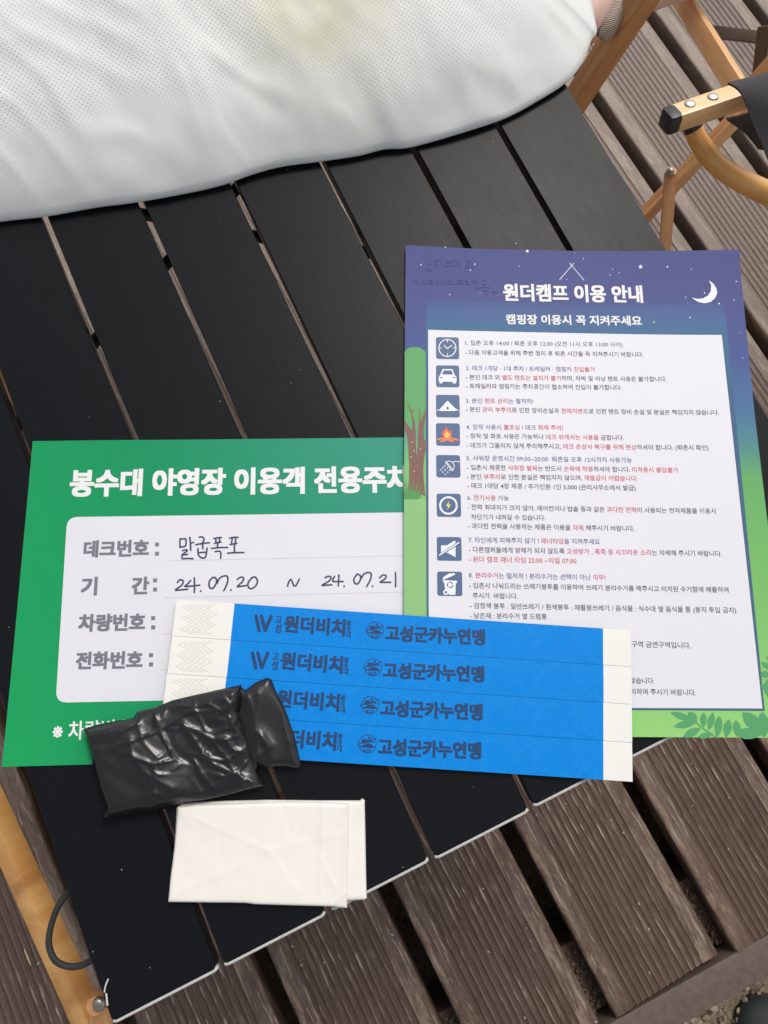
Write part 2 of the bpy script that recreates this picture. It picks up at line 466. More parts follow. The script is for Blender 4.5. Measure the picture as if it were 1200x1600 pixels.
for k in range(-9, 16):
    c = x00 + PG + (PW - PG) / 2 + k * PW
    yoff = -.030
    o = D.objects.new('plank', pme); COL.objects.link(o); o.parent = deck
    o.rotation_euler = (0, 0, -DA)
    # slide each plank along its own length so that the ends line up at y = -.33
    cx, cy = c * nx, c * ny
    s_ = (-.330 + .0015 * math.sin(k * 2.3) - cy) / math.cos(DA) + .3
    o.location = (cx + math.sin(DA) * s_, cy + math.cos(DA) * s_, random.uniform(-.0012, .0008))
bm = bmesh.new(); box(bm, -1.6, 2.6, -.369, -.3335, -.135, -.0015, .003)
link('edge_board', bm, M['skirt'], deck, True, 40)
for y in (-.305, .25, .80, 1.35, 1.9):
    bm = bmesh.new(); box(bm, -1.6, 2.6, y - .0235, y + .05, -.11, -.0272, .002); link('joist', bm, M['joist'], deck, True, 40)
# leaf litter caught in the gaps above the joist
bm = bmesh.new()
for k in range(-3, 6):
    gx = (x00 + PG / 2 + k * PW)
    for _ in range(60):
        y = random.uniform(-.327, -.262); cx = gx * nx + math.sin(DA) * y; 
        stone(bm, Vector((cx + random.uniform(-.009, .009), y - gx * 0, -.475 - .0255 + random.uniform(0, .004))), random.uniform(.0008, .003), .5)
tag(link('litter', bm, mat_simple('dry_litter', (.10, .065, .045), .9, 0, .6, 300)), 'dry crumbs and leaf litter caught in the gaps at the end of the deck', 'litter', kind='stuff')
# grit lying on the deck
def on_plank(p):
    q = ((p.x * nx + p.y * ny - x00) / PW) % 1.0 * PW
    return PG + .003 < q < PW - .003 and p.y > -.325
bm = bmesh.new()
for _ in range(230):
    x = random.uniform(-.35, 1.0); y = random.uniform(-.325, .9)
    if on_plank(Vector((x, y, 0))): stone(bm, Vector((x, y, -.4742)), random.choice([.0006, .0008, .001, .0014]), .5)
for px, py in [(838, 1273), (955, 1281), (974, 1301), (1045, 1311), (998, 1412), (1014, 1452), (1015, 1520), (457, 1479), (506, 1504), (763, 1487), (1138, 1327), (883, 1256), (471, 1508), (820, 1590)]:
    if on_plank(at(px, py, -.4738)): stone(bm, at(px, py, -.4738), .0013, .5)
tag(link('grit', bm, mat_simple('pale_grit', (.36, .32, .28), .9, 0, .4, 300)), 'pale sand grains and crumbs scattered over the brown deck planks', 'grit', kind='stuff')
# straw on the deck
bm = bmesh.new(); tube(bm, [at(38, 1483, -.472), at(43, 1496, -.4715), at(48, 1508, -.472)], [.0006, .0010, .0006], 6)
tag(link('dry_straw', bm, mat_simple('straw', (.45, .36, .22), .8), None, True), 'short dry straw lying on the deck plank left of the table', 'straw')

# ================================================================== TABLE
table = empty('folding_table', (0, 0, -.475))
tag(table, 'low folding table with black slats, white worn slat ends and oak rails', 'table')
SW, SG, SL, ST = .0549388, .0036495, .66, .009
def slat_mesh():
    bm = bmesh.new(); w2 = SW / 2; r = .0026; y0 = .0032
    # outline with rounded lower corners
    def outline(y_lo, inset):
        pts = []
        for cx, a0 in ((-w2 + r, math.pi), (w2 - r, 1.5 * math.pi)):
            for j in range(6):
                a = a0 + j / 5 * math.pi / 2; pts.append((cx + (r - inset) * math.cos(a), y_lo + r + (r - inset) * math.sin(a)))
        pts += [(w2 - inset, SL), (-w2 + inset, SL)]
        return pts
    rings = [(outline(.0016, .0004), 0.0), (outline(.0014, .0001), -.0004), (outline(.0014, 0), -.0008)]
    L = [[bm.verts.new((x, y, z)) for x, y in o] for o, z in rings]
    L.append([bm.verts.new((v.co.x, v.co.y, -ST)) for v in L[-1]])
    for a, b in zip(L, L[1:]):
        for i in range(len(a)): bm.faces.new((b[i], b[(i + 1) % len(a)], a[(i + 1) % len(a)], a[i]))
    bm.faces.new(L[0]); bm.faces.new(L[-1][::-1])
    bmesh.ops.recalc_face_normals(bm, faces=bm.faces); bm.normal_update()
    me = D.meshes.new('slat'); bm.to_mesh(me); bm.free(); me.materials.append(M['slat']); 
    # white end edge: a band around the lower end, rounded at its corners
    bm = bmesh.new(); n = 7
    path = []
    for cx, a0 in ((-w2 + r, math.pi * 1.26), (w2 - r, 1.5 * math.pi)):
        for j in range(n):
            a = a0 + j / (n - 1) * math.pi * .24; path.append((cx + r * math.cos(a), .0016 + r + r * math.sin(a), math.cos(a), math.sin(a)))
    sec = [(0.0001, -.0008), (.0004, -.00055), (.0014, -.0009), (.0017, -.0013), (.00175, -.0040), (.00175, -.0088), (.0001, -.0088)]
    rows = [[bm.verts.new((x + dx * s_ * 1.0, y + dy * s_, z)) for s_, z in sec] for x, y, dx, dy in path]
    for a, b in zip(rows, rows[1:]):
        for i in range(len(sec) - 1): bm.faces.new((a[i], b[i], b[i + 1], a[i + 1]))
    bm.faces.new(rows[0]); bm.faces.new(rows[-1][::-1])
    bmesh.ops.recalc_face_normals(bm, faces=bm.faces)
    m2 = D.meshes.new('end_edge'); bm.to_mesh(m2); bm.free(); m2.materials.append(M['slat_end'])
    for p in m2.polygons: p.use_smooth = True
    return me, m2
sm, em = slat_mesh()
for i in range(8):
    o = D.objects.new('slat', sm); COL.objects.link(o); o.parent = table
    o.location = (i * (SW + SG) + SW / 2, [0, 0, .0002, -.0004, .0002, 0, .0003, 0][i], .475 + [0, .0002, -.0002, .0001, 0, -.0002, .0001, 0][i]); o.rotation_euler = (0, 0, [0, .0006, -.0004, .0003, 0, .0006, 0, -.0004][i])
    e = D.objects.new('end_edge', em); COL.objects.link(e); e.parent = o
TW = 8 * SW + 7 * SG
def wbox(name, x0, x1, y0, y1, z0, z1, mat, parent, bev=.002):
    bm = bmesh.new(); box(bm, x0, x1, y0, y1, z0 + .475, z1 + .475, bev); return link(name, bm, mat, parent, True, 40)
# two long rails and the black elastic crossing under the slats
wbox('under_rail', .3415, .3662, .19, .63, -.055, -.032, M['rail_wood'], table)
RB0, RA0 = at(153, 1625, -.07), at(-17, 1250, -.07)
r_ = beam('side_rail', RA0 + (RA0 - RB0) * 1.2, RB0, .0130, .0130, math.radians(38), M['rail_wood'], None)
def reparent(o, p):
    bpy.context.view_layer.update(); mw = o.matrix_world.copy(); o.parent = p; o.matrix_world = mw
    bpy.context.view_layer.update()
reparent(r_, table)
lg = beam('leg', at(154, 1567, -.050), at(176, 1720, -.13), .0115, .009, math.radians(0), M['wood_deep'], None); reparent(lg, table)
b_ = rivet('bolt', at(155, 1569, -.040), Vector((.05, -.2, 1)).normalized(), .0036, .0022, M['metal_dark'], None); reparent(b_, table)
bm = bmesh.new(); c_ = bmesh.ops.create_cone(bm, cap_ends=True, segments=16, radius1=.0048, radius2=.0048, depth=.009)
o = link('leg_boss', bm, M['wood_deep'], None, True, 40); o.location = at(153, 1567, -.047); reparent(o, table)
# far legs, on the deck
for a, b in ((Vector((.018, .60, -.035)), Vector((.018, .06, -.472))), (Vector((.032, .06, -.035)), Vector((.032, .60, -.472))), (Vector((.436, .60, -.035)), Vector((.436, .06, -.472))), (Vector((.450, .06, -.035)), Vector((.450, .60, -.472)))):
    reparent(beam('leg', a, b, .018, .012, 0, M['wood_deep'], None), table)
for yy in (.055, .605): reparent(beam('cross_rail', Vector((.02, yy, -.022)), Vector((.445, yy, -.022)), .016, .012, 0, M['wood_deep'], None), table)
def cord(name, pts, r, parent, mat=None, seg=8):
    bm = bmesh.new(); tube(bm, [Vector(p) for p in pts], r, seg); o = link(name, bm, mat or M['cord'], None, True); reparent(o, parent); return o
cord('cross_strap', [(-.02, .3077, -.05), (.1087, .3777, -.05), (.1728, .4126, -.05), (.2368, .4469, -.05), (.40, .535, -.05)], .0042, table)
cord('cross_strap', [(.08, .530, -.06), (.1736, .4621, -.06), (.2378, .4149, -.06), (.3025, .3731, -.06), (.36, .336, -.06)], .0042, table)
zc = -.014
cord('elastic_loop', [at(120, 1384, -.010), at(104, 1398, zc), at(89, 1420, zc), at(79, 1450, zc), at(76.5, 1476, zc), at(86, 1500, zc), at(106, 1510, zc), at(128, 1508, zc), at(150, 1496, -.012)], .0017, table)
# chipped paint at the corner of the first slat
bm = bmesh.new()
for pts, w_ in (([(169, 1530), (165, 1540), (163, 1550)], .0007), ([(166, 1553), (167, 1562), (168, 1570)], .0009)):
    ribbon_bm(bm, smooth_line([tuple(at(*p, .0003).xy) for p in pts], 3), w_, .4754, 4)
link('paint_chip', bm, M['slat_end'], table)
# dust specks on the black slats
bm = bmesh.new()
for px, py in [(344, 345), (344, 627), (448, 265), (455, 598), (770, 222), (14, 980), (190, 1359), (740, 1230), (630, 1355), (865, 1238), (234, 1512), (145, 1487)]:
    p = at(px, py, .0003); stone(bm, p, random.choice([.0002, .00028, .00035]), .4)
for _ in range(8):
    i = random.randrange(8); stone(bm, Vector((i * (SW + SG) + random.uniform(.003, SW - .003), random.uniform(.01, .6), .0002)), random.uniform(.00012, .00028), .5)
tag(link('dust', bm, mat_simple('pale_dust', (.42, .42, .41), .9)), 'tiny pale crumbs and dust specks on the black table slats', 'dust', kind='stuff')

# ================================================================== PAPERS
LIFT1, LIFT2, LIFT3 = .00008, .00016, .00024
# ---- green parking card
ca = math.radians(-23.66)
card = Sheet('parking_card', (4, 1198), ca, .0006, lambda u, v: .0006 * math.exp(-((u - .04) / .03) ** 2) * max(0, (v - .15) / .03) + .0012 * math.exp(-(u + v) / .022))
CW, CH = .2545, .1792
gm = NT('green_print'); co = gm.coord()
sx = gm.n('ShaderNodeSeparateXYZ'); gm.l(co, sx.inputs[0])
dg_ = gm.math('ADD', gm.math('MULTIPLY', sx.outputs[0], 3.6), gm.math('MULTIPLY', sx.outputs[1], 1.2))
gm.base(gm.mix(gm.math('MULTIPLY', gm.noise(40, 3, .5, gm.coord((1, 3, 1), rot=(0, 0, .7))), .18), gm.ramp(dg_, [(.0, inkc((26, 158, 88))), (.45, inkc((20, 144, 94))), (.95, inkc((52, 148, 128)))]), inkc((48, 162, 112))))
gm.rough(.4); gm.b.inputs['Specular IOR Level'].default_value = .16; gm.bump(gm.noise(35, 2, .5, co), .04, .001)
card.plate('card', [(0, 0), (CW, 0), (CW, CH), (0, CH)], [gm.m, M['edge']], 0, .012, .0005)
pn = round_poly([card.P(105, 808), (CW - .0195, card.P(105, 808)[1]), (CW - .0195, card.P(84, 1098)[1] - .0005), (card.P(84, 1098)[0] + .001, card.P(84, 1098)[1])], .006)
card.plate('writing_panel', pn, M['white'], LIFT1)
tw = print_mat('white_ink', (236, 236, 236)); tg = print_mat('grey_ink', (122, 122, 132)); pen = print_mat('pen_ink', (66, 66, 100), .4, .15); tdot = print_mat('dot_ink', (165, 165, 172))
def ctext(name, s, a, b, mat, bold, hs=1.0, sh=card, parent=None, lift=LIFT2, res=3):
    bm = text_bm([(s, 0)], sh.P(*a), sh.P(*b), bold, hs, res, lift); return sh.add(name, bm, mat, parent)
ctext('title_lettering', '봉수대 야영장 이용객 전용주차', (111, 757), (641, 750), tw, .00070, 1.10)
for s, a, b in (('데크번호', (132, 859), (232, 857.5)), ('차량번호', (124, 974.5), (226, 973)), ('전화번호', (120, 1033.5), (222, 1032))):
    ctext('field_label', s, a, b, tg, .00045, 1.0)
ctext('field_label', '기', (128, 917.5), (151, 917), tg, .00045, .98); ctext('field_label', '간', (207, 916.5), (232, 916), tg, .00045, .98)
bm = bmesh.new()
for x, y in ((245, 858), (242, 914), (239, 973), (235.7, 1031)):
    for dy in (-8, 8):
        c = card.P(x + .4, y + dy * .9); s_ = .0011
        bm.faces.new([bm.verts.new((c[0] + a, c[1] + b, LIFT2)) for a, b in ((-s_, -s_), (s_, -s_), (s_, s_), (-s_, s_))])
card.add('colon_marks', bm, tg)
ctext('footnote_lettering', '※ 차량번호', (83, 1144), (205, 1139), tw, .00016, 1.15)
bm = bmesh.new()
for a, b in (((260, 876.5), (633, 868.3)), ((258, 934), (633, 925)), ((256, 990.5), (633, 983)), ((253, 1047), (633, 1040))):
    A, B = Vector(card.P(*a)), Vector(card.P(*b)); n = int((B - A).length / .00135)
    for k in range(n):
        c = A.lerp(B, k / n); s_ = .00022
        bm.faces.new([bm.verts.new((c.x + q * s_, c.y + r * s_, LIFT2)) for q, r in ((-1, -1), (1, -1), (1, 1), (-1, 1))])
card.add('dotted_line', bm, tdot)
HW = [[(68, 68), (67, 90), (68, 112)], [(68, 72), (90, 69), (97, 74), (94, 105), (70, 110)], [(116, 62), (119, 95), (120, 126)], [(119, 92), (135, 87)],
      [(80, 128), (100, 123), (102, 130), (88, 140), (78, 148), (92, 148), (104, 146)], [(78, 150), (79, 167), (104, 166), (132, 168)],
      [(162, 62), (178, 60), (186, 72), (180, 88)], [(146, 98), (180, 92), (212, 89)], [(179, 92), (180, 118)], [(156, 118), (158, 148), (175, 164), (194, 158), (201, 115)], [(158, 138), (196, 135)],
      [(235, 68), (255, 64), (272, 63)], [(244, 70), (245, 88)], [(262, 66), (262, 86)], [(238, 92), (255, 88), (270, 85)], [(254, 90), (252, 110)], [(222, 117), (260, 113), (302, 112)], [(240, 133), (262, 130), (269, 142), (268, 165)],
      [(312, 66), (332, 62), (354, 62)], [(325, 66), (322, 92)], [(342, 64), (340, 92)], [(314, 98), (332, 95), (348, 92)], [(338, 94), (335, 115), (338, 136)], [(302, 140), (340, 138), (382, 137)],
      [(55, 285), (66, 272), (82, 276), (78, 296), (45, 321), (62, 322), (105, 318)], [(120, 275), (105, 292), (92, 304), (128, 302), (165, 298)], [(138, 262), (139, 300), (138, 334)], [(170, 327)],
      [(228, 260), (212, 280), (212, 306), (226, 315), (242, 298), (248, 275), (240, 260), (226, 262)], [(252, 288), (258, 270), (276, 255), (298, 253), (304, 268), (298, 295), (283, 326)], [(318, 322)],
      [(350, 270), (368, 258), (382, 264), (374, 282), (350, 305), (370, 303), (394, 300)], [(422, 262), (404, 285), (404, 306), (418, 316), (440, 302), (450, 278), (438, 258), (420, 262)],
      [(598, 303), (604, 282), (614, 270), (622, 284), (630, 302), (642, 296), (656, 268)],
      [(783, 262), (798, 254), (813, 260), (800, 280), (768, 298), (790, 298), (817, 296)], [(830, 254), (820, 278), (845, 280), (872, 280)], [(851, 248), (850, 275), (848, 302)], [(877, 303)],
      [(942, 243), (926, 265), (928, 286), (942, 292), (956, 274), (958, 252), (942, 243)], [(962, 264), (974, 244), (996, 235), (1011, 244), (1006, 272), (988, 305)], [(1017, 303)],
      [(1052, 262), (1068, 248), (1084, 252), (1078, 268), (1054, 283), (1078, 284), (1107, 284)], [(1130, 235), (1131, 270), (1131, 306)]]
bm = bmesh.new()
for st in HW:
    pts = [card.P(260 + x / 3.158, 820 + y / 3.158) for x, y in st]
    ribbon_bm(bm, smooth_line(pts, 3) if len(pts) > 2 else pts, .00095, LIFT2)
card.add('handwriting', bm, pen)
tag(card.root, 'green parking permit card with white form panel and handwritten dates', 'card')

# ---- night sky guide sheet
ga = -.4441
def gh(u, v):
    r = .0009 * math.exp(-u / .03) + .0022 * max(0, (u - .12) / .09) ** 2 * (1 if v > 0 else 1)
    return r + .0012 * max(0, (v - .26) / .04) ** 2
guide = Sheet('guide_sheet', (632, 1150), ga, .0020, gh)
def gradient_mat(name, stops, rough=.42, axis=1, scale=1 / .297, glow=None):
    m = NT(name); co = m.coord(); s_ = m.n('ShaderNodeSeparateXYZ'); m.l(co, s_.inputs[0])
    v = m.math('MULTIPLY', s_.outputs[axis], scale)
    v = m.math('ADD', v, m.math('MULTIPLY', m.math('SUBTRACT', m.noise(14, 2, .5, co), .5), .05))
    c = m.ramp(v, [(p, inkc(q)) for p, q in stops])
    m.base(c); m.rough(rough); m.b.inputs['Specular IOR Level'].default_value = .14; m.bump(m.noise(30, 2, .5, co), .03, .001)
    return m.m
gv = lambda y: guide.P(900, y)[1] / .297
mgs = gradient_mat('night_sky_print', [(gv(1150), (150, 208, 122)), (gv(900), (122, 186, 104)), (gv(745), (104, 172, 104)), (gv(695), (84, 140, 138)), (gv(640), (76, 116, 158)), (gv(560), (70, 88, 146)), (gv(460), (70, 76, 134)), (gv(390), (68, 74, 132))])
TLg, TRg = guide.P(634, 383), guide.P(1155, 390); BLg = (0, 0); BRg = guide.P(1238, 1153)
base_poly = [BLg, (BRg[0], BRg[1]), guide.P(1215, 950), guide.P(1200.5, 825), guide.P(1179.5, 650), TRg, guide.P(900, 392), guide.P(740, 388.5), TLg, guide.P(631, 760)]
guide.plate('sheet', base_poly, [mgs, M['edge']], 0, .012, .0004)
def gpoly(name, pts, mat, lift, px=True, parent=None, step=.012):
    return guide.plate(name, [guide.P(*p) for p in pts] if px else pts, mat, lift, step, 0, parent)
# framing rectangle that shades from sky purple to slate blue
mfr = gradient_mat('frame_print', [(.0, (78, 108, 130)), (gv(640), (70, 98, 134)), (gv(520), (64, 108, 146)), (gv(495), (70, 98, 148)), (gv(466), (70, 77, 135)), (1, (70, 76, 134))])
gpoly('border_print', [(665.5, 470), (1132, 474), (1195, 1111), (667, 1108)], mfr, LIFT1 * .5)
mcenter = gradient_mat('ground_print', [(.0, (146, 206, 122)), (.3, (138, 196, 124)), (.53, (128, 188, 120)), (1, (120, 190, 110))])
leafm = print_mat('leaf_print', (84, 160, 104)); trunkm = print_mat('trunk_print', (128, 92, 82)); crownm = print_mat('crown_print', (92, 164, 96)); grassm = print_mat('grass_print', (84, 150, 82))
Z = lambda pts, ox, oy, sc: [(ox + x / sc, oy + y / sc) for x, y in pts]
tz = lambda pts: Z(pts, 630, 530, 5.926)
zi = 0
gpoly('tree_print', tz([(13, 120), (30, 95), (60, 77), (110, 72), (160, 80), (195, 105), (209, 125), (209, 940), (60, 1000), (12, 800)]), crownm, LIFT1)
gpoly('field_print', tz([(8, 1200), (209, 1200), (209, 3470), (4, 3470)]), print_mat('field_ink', (140, 190, 124)), LIFT1 * .98)
gpoly('glade_print', tz([(11, 800), (209, 800), (209, 1480), (10, 1480)]), gradient_mat('glade_ink', [(.5, (130, 190, 120)), (.57, (100, 168, 136)), (.62, (92, 164, 104)), (1, (92, 164, 96))]), LIFT1 * 1.02)
gpoly('trunk_print', tz([(13, 750), (45, 800), (78, 838), (85, 800), (82, 745), (72, 690), (52, 630), (32, 582), (38, 580), (60, 622), (78, 665), (104, 645), (108, 650), (84, 680), (98, 730), (110, 790), (117, 870), (118, 960), (123, 1060), (128, 1075), (132, 1000), (134, 900), (142, 800), (148, 740), (148, 630), (154, 628), (162, 765), (182, 720), (206, 635), (209, 720), (195, 780), (190, 850), (192, 925), (209, 930), (209, 1030), (196, 1080), (186, 1200), (190, 1290), (205, 1450), (150, 1440), (42, 1410), (52, 1300), (55, 1180), (48, 1060), (45, 990), (35, 900), (14, 845)]), trunkm, LIFT1 * 1.5, step=.008)
bl = []
for x0_, x1_, y1_ in ((10, 5, 1265), (32, 22, 1290), (50, 62, 1275), (75, 98, 1280), (95, 135, 1300), (110, 180, 1330), (120, 205, 1390)):
    bl.append([(x0_, 1480), (x1_, y1_), (x0_ + 26, 1480)])
bm = bmesh.new()
for b in bl + [[(6, 1430), (60, 1390), (130, 1420), (160, 1440), (135, 1484), (6, 1482)]]:
    p = [guide.P(*q) for q in tz(b)]
    bm.faces.new([bm.verts.new((*q, LIFT1 * 1.8 + 4e-6 * bl.index(b) if b in bl else LIFT1 * 1.8)) for q in p])
guide.add('grass_print', bm, grassm)
gpoly('white_panel', [(669, 515.5), (1127.5, 523.5), (1191, 1107), (670, 1105)], M['white'], LIFT2)
# stars, moon, crossed poles
starm = print_mat('star_ink', (235, 238, 245))
def star(px, py, r, k=5):
    bm = bmesh.new(); pts = []
    for j in range(2 * k):
        a = math.pi / 2 + math.pi * j / k + .15; rr = r if j % 2 == 0 else r * .45
        pts.append(guide.P(px + rr * math.cos(a), py - rr * math.sin(a)))
    bm.faces.new([bm.verts.new((*p, LIFT2)) for p in pts]); guide.add('star_print', bm, starm)
def dot(px, py, r):
    bm = bmesh.new(); bm.faces.new([bm.verts.new((*guide.P(px + r * math.cos(a), py - r * math.sin(a)), LIFT2)) for a in [math.pi / 4 * j for j in range(8)]]); guide.add('star_print', bm, starm)
for x, y, r in ((657.7, 414, 1.1), (742, 413, 1.1), (735, 422, 1.1), (702.5, 460.5, .8), (750, 457.5, .6), (695.5, 386.5, .9), (806, 380.5, .7), (811, 416, .8), (885.5, 437, .8), (848.5, 471.5, .7), (911.5, 404.5, .9), (957, 421, .8), (953, 430, .8), (967.5, 426.5, .8), (1042.8, 417, 1.2), (1080, 420.5, .7), (1150.3, 440, 1.0), (1146.5, 469, .9), (1100.7, 458, 1.1), (1123.5, 474.5, 1.3), (1071.3, 464.5, .8), (1077.7, 496, 1.1), (1021.7, 503.5, 1.1), (953.5, 504, .9), (1074, 473.5, .5), (1155, 520, .7), (1160, 560, .8), (898, 395.8, .6)): dot(x, y, r)
star(823.7, 392.7, 3.2); star(1000.7, 417, 3.8)
for x, y in tz([(82, 953), (160, 1016), (100, 1033), (71, 1090), (102, 1222)]): dot(x, y, .8)
arc = [(1107.5, 438), (1114, 443), (1119, 450), (1120.5, 458), (1117, 466), (1110, 472), (1101, 474), (1092, 472.5), (1085, 468.5), (1081, 465), (1089, 467.2), (1098, 466.5), (1106, 462), (1110.5, 455), (1111, 446)]
gpoly('moon_print', arc, starm, LIFT2, step=None)
bm = bmesh.new()
ribbon_bm(bm, [guide.P(890, 411.5), guide.P(912.5, 438)], .00042, LIFT2); ribbon_bm(bm, [guide.P(896.5, 411.5), guide.P(874.5, 437)], .00042, LIFT2 + 1e-5)
guide.add('pole_print', bm, starm)
ctext('title_lettering', '원더캠프 이용 안내', (787, 458), (1003, 461), tw, .00045, 1.12, guide)
ctext('subtitle_lettering', '캠핑장 이용시 꼭 지켜주세요', (791, 499.5), (1002, 502), tw, .00022, 1.0, guide)
# faint old handwriting
fm = print_mat('faint_ink', (72, 68, 124), .5, .04, .1)
FW = [[(150, 162), (175, 172)], [(205, 255), (245, 250)], [(205, 290), (205, 325), (262, 318)], [(345, 202), (300, 205), (298, 265), (340, 260)], [(380, 195), (382, 275)], [(425, 215), (470, 212)], [(430, 215), (430, 240), (468, 238), (468, 212)], [(420, 275), (472, 270)], [(500, 205), (503, 268), (552, 255), (545, 208), (500, 205)], [(588, 195), (590, 290)], [(668, 218), (700, 205), (712, 228), (690, 260), (655, 292), (750, 290)],
      [(50, 425), (52, 470), (80, 468), (80, 425)], [(100, 420), (102, 490)], [(150, 450), (190, 445)], [(150, 480), (190, 478)], [(215, 440), (270, 435), (250, 470), (215, 478), (285, 475)], [(310, 430), (312, 480)], [(330, 425), (332, 480), (350, 450)], [(375, 425), (377, 500)], [(400, 430), (405, 465), (430, 460), (425, 500)], [(455, 450), (500, 445)], [(455, 480), (530, 475)], [(550, 440), (590, 435), (560, 480), (610, 470)], [(600, 450), (620, 430), (610, 490)], [(650, 450), (680, 440), (660, 485), (715, 480)],
      [(725, 420), (745, 480), (765, 435), (785, 485), (815, 425)], [(890, 430), (855, 440), (850, 480), (890, 485), (900, 465)], [(770, 535), (850, 522), (935, 520)], [(860, 560), (890, 555)], [(900, 550), (900, 620)], [(960, 580), (1030, 570)], [(985, 560), (990, 600)]]
bm = bmesh.new()
for st in FW: ribbon_bm(bm, [guide.P(640 + x / 7.5, 380 + y / 7.5) for x, y in st], .00042, LIFT2)
guide.add('faint_handwriting', bm, fm)
# body lines : 0 dark, 1 heading, 2 red
inks = [print_mat('dark_ink', (84, 84, 100)), print_mat('heading_ink', (108, 104, 156)), print_mat('red_ink', (206, 78, 106))]
K, Hd, Rd = 0, 1, 2
LINES = [
 ([('1. 입촌 오후 14:00 / 퇴촌 오후 12:00 (오전 11시 오후 13:00 사이)', Hd)], (727, 536), (972.5, 539)),
 ([('- 다음 이용고객을 위해 주변 정리 후 퇴촌 시간을 꼭 지켜주시기 바랍니다.', K)], (727, 551), (1005, 554.5)),
 ([('2. 데크 1개당 · 1대 주차 / 트레일러 · 캠핑카 ', Hd), ('진입불가', Rd)], (728, 575.5), (929.5, 578)),
 ([('- 본인 데크 외 ', K), ('별도 텐트는 설치가 불가', Rd), ('하며, 차박 및 어닝 텐트 사용은 불가합니다.', K)], (728, 589.5), (1041, 593)),
 ([('- 트레일러와 캠핑카는 주차공간이 협소하여 진입이 불가합니다.', K)], (728, 603.5), (971, 606)),
 ([('3. 본인 ', Hd), ('텐트 관리', Rd), ('는 철저히!', Hd)], (728, 626.5), (833, 627.5)),
 ([('- 본인 ', K), ('관리 부주의', Rd), ('로 인한 장비손실과 ', K), ('천재지변', Rd), ('으로 인한 텐트 장비 손실 및 분실은 책임지지 않습니다.', K)], (728, 640), (1123, 645)),
 ([('4. 장작 사용시 ', Hd), ('불조심', Rd), (' ! 데크 ', Hd), ('화재 주의!', Rd)], (728.5, 667.5), (879.5, 669)),
 ([('- 장작 및 화로 사용은 가능하나 ', K), ('데크 위에서는 사용을', Rd), (' 금합니다.', K)], (729, 681.5), (974.5, 684.5)),
 ([('- 데크가 그을리지 않게 주의해주시고, ', K), ('데크 손상시 복구를 위해 변상', Rd), ('하셔야 합니다. (퇴촌시 확인)', K)], (729, 696), (1107, 700)),
 ([('5. 샤워장 운영시간 09:00~20:00  퇴촌일 오후 12시까지 사용가능', Hd)], (729, 716), (987, 719.5)),
 ([('- 입촌시 제공한 ', K), ('샤워장 팔찌', Rd), ('는 반드시 ', K), ('손목에 착용', Rd), ('하셔야 합니다. ', K), ('미착용시 출입불가', Rd)], (729.5, 730.5), (1059.5, 735)),
 ([('- 본인 ', K), ('부주의', Rd), ('로 인한 분실은 책임지지 않으며, ', K), ('재발급이 어렵습니다.', Rd)], (729.5, 745), (996, 748)),
 ([('- 데크 1대당 4장 제공 / 추가인원 1인 5,000 (관리사무소에서 발급)', K)], (730, 759), (993, 763)),
 ([('6. ', Hd), ('전기사용', Rd), (' 가능', Hd)], (730, 778), (795, 779)),
 ([('- 전력 최대치가 크지 않아, 에어컨이나 밥솥 등과 같은 ', K), ('과다한 전력', Rd), ('이 사용되는 전자제품을 이용시', K)], (730.5, 792.5), (1118, 799)),
 ([('차단기가 내려갈 수 있습니다.', K)], (736, 808), (852, 809.5)),
 ([('- 과다한 전력을 사용하는 제품은 이용을 ', K), ('자제', Rd), (' 해주시기 바랍니다.', K)], (731, 822), (991, 826.5)),
 ([('7. 타인에게 피해주지 않기 ! ', Hd), ('매너타임', Rd), ('을 지켜주세요', Hd)], (732, 844), (937, 847)),
 ([('- 다른캠퍼들에게 방해가 되지 않도록 ', K), ('고성방가 , 폭죽 등 시끄러운 소리', Rd), ('는 자제해 주시기 바랍니다.', K)], (732.5, 859), (1127.5, 865.5)),
 ([('- ', K), ('원더 캠프 매너 타임 22:00 ~익일 07:00', Rd)], (732.5, 874), (900.5, 877)),
 ([('8. ', Hd), ('분리수거', Rd), ('는 철저히 ! 분리수거는 선택이 아닌 ', Hd), ('의무!', Rd)], (732.5, 899), (946, 903)),
 ([('- 입촌시 나눠드리는 쓰레기봉투를 이용하여 쓰레기 분리수거를 해주시고 비치된 수거함에 배출하여', K)], (733, 915), (1138, 922)),
 ([('주시기  바랍니다.', K)], (738.5, 931), (809, 932)),
 ([('- 검정색 봉투 : 일반쓰레기 / 흰색봉투 : 재활용쓰레기 / 음식물 : 식수대 옆 음식물 통 (봉지 투입 금지)', K)], (734, 946.5), (1150, 954)),
 ([('- 남은재 : 분리수거 옆 드럼통', K)], (734, 962), (854.5, 964)),
 ([('전 구역 금연구역입니다.', K)], (974, 1006.5), (1079, 1009)),
 ([('않습니다.', K)], (984, 1063.5), (1022.5, 1064.5)),
 ([('의하여 주시기 바랍니다.', K)], (985, 1081), (1087, 1082.5)),
]
TXO[0] = .010
for segs, a, b in LINES:
    bm = text_bm(segs, guide.P(*a), guide.P(*b), 0, 1.0, 2, LIFT3)
    guide.add('text_line', bm, inks)
TXO[0] = 0.0
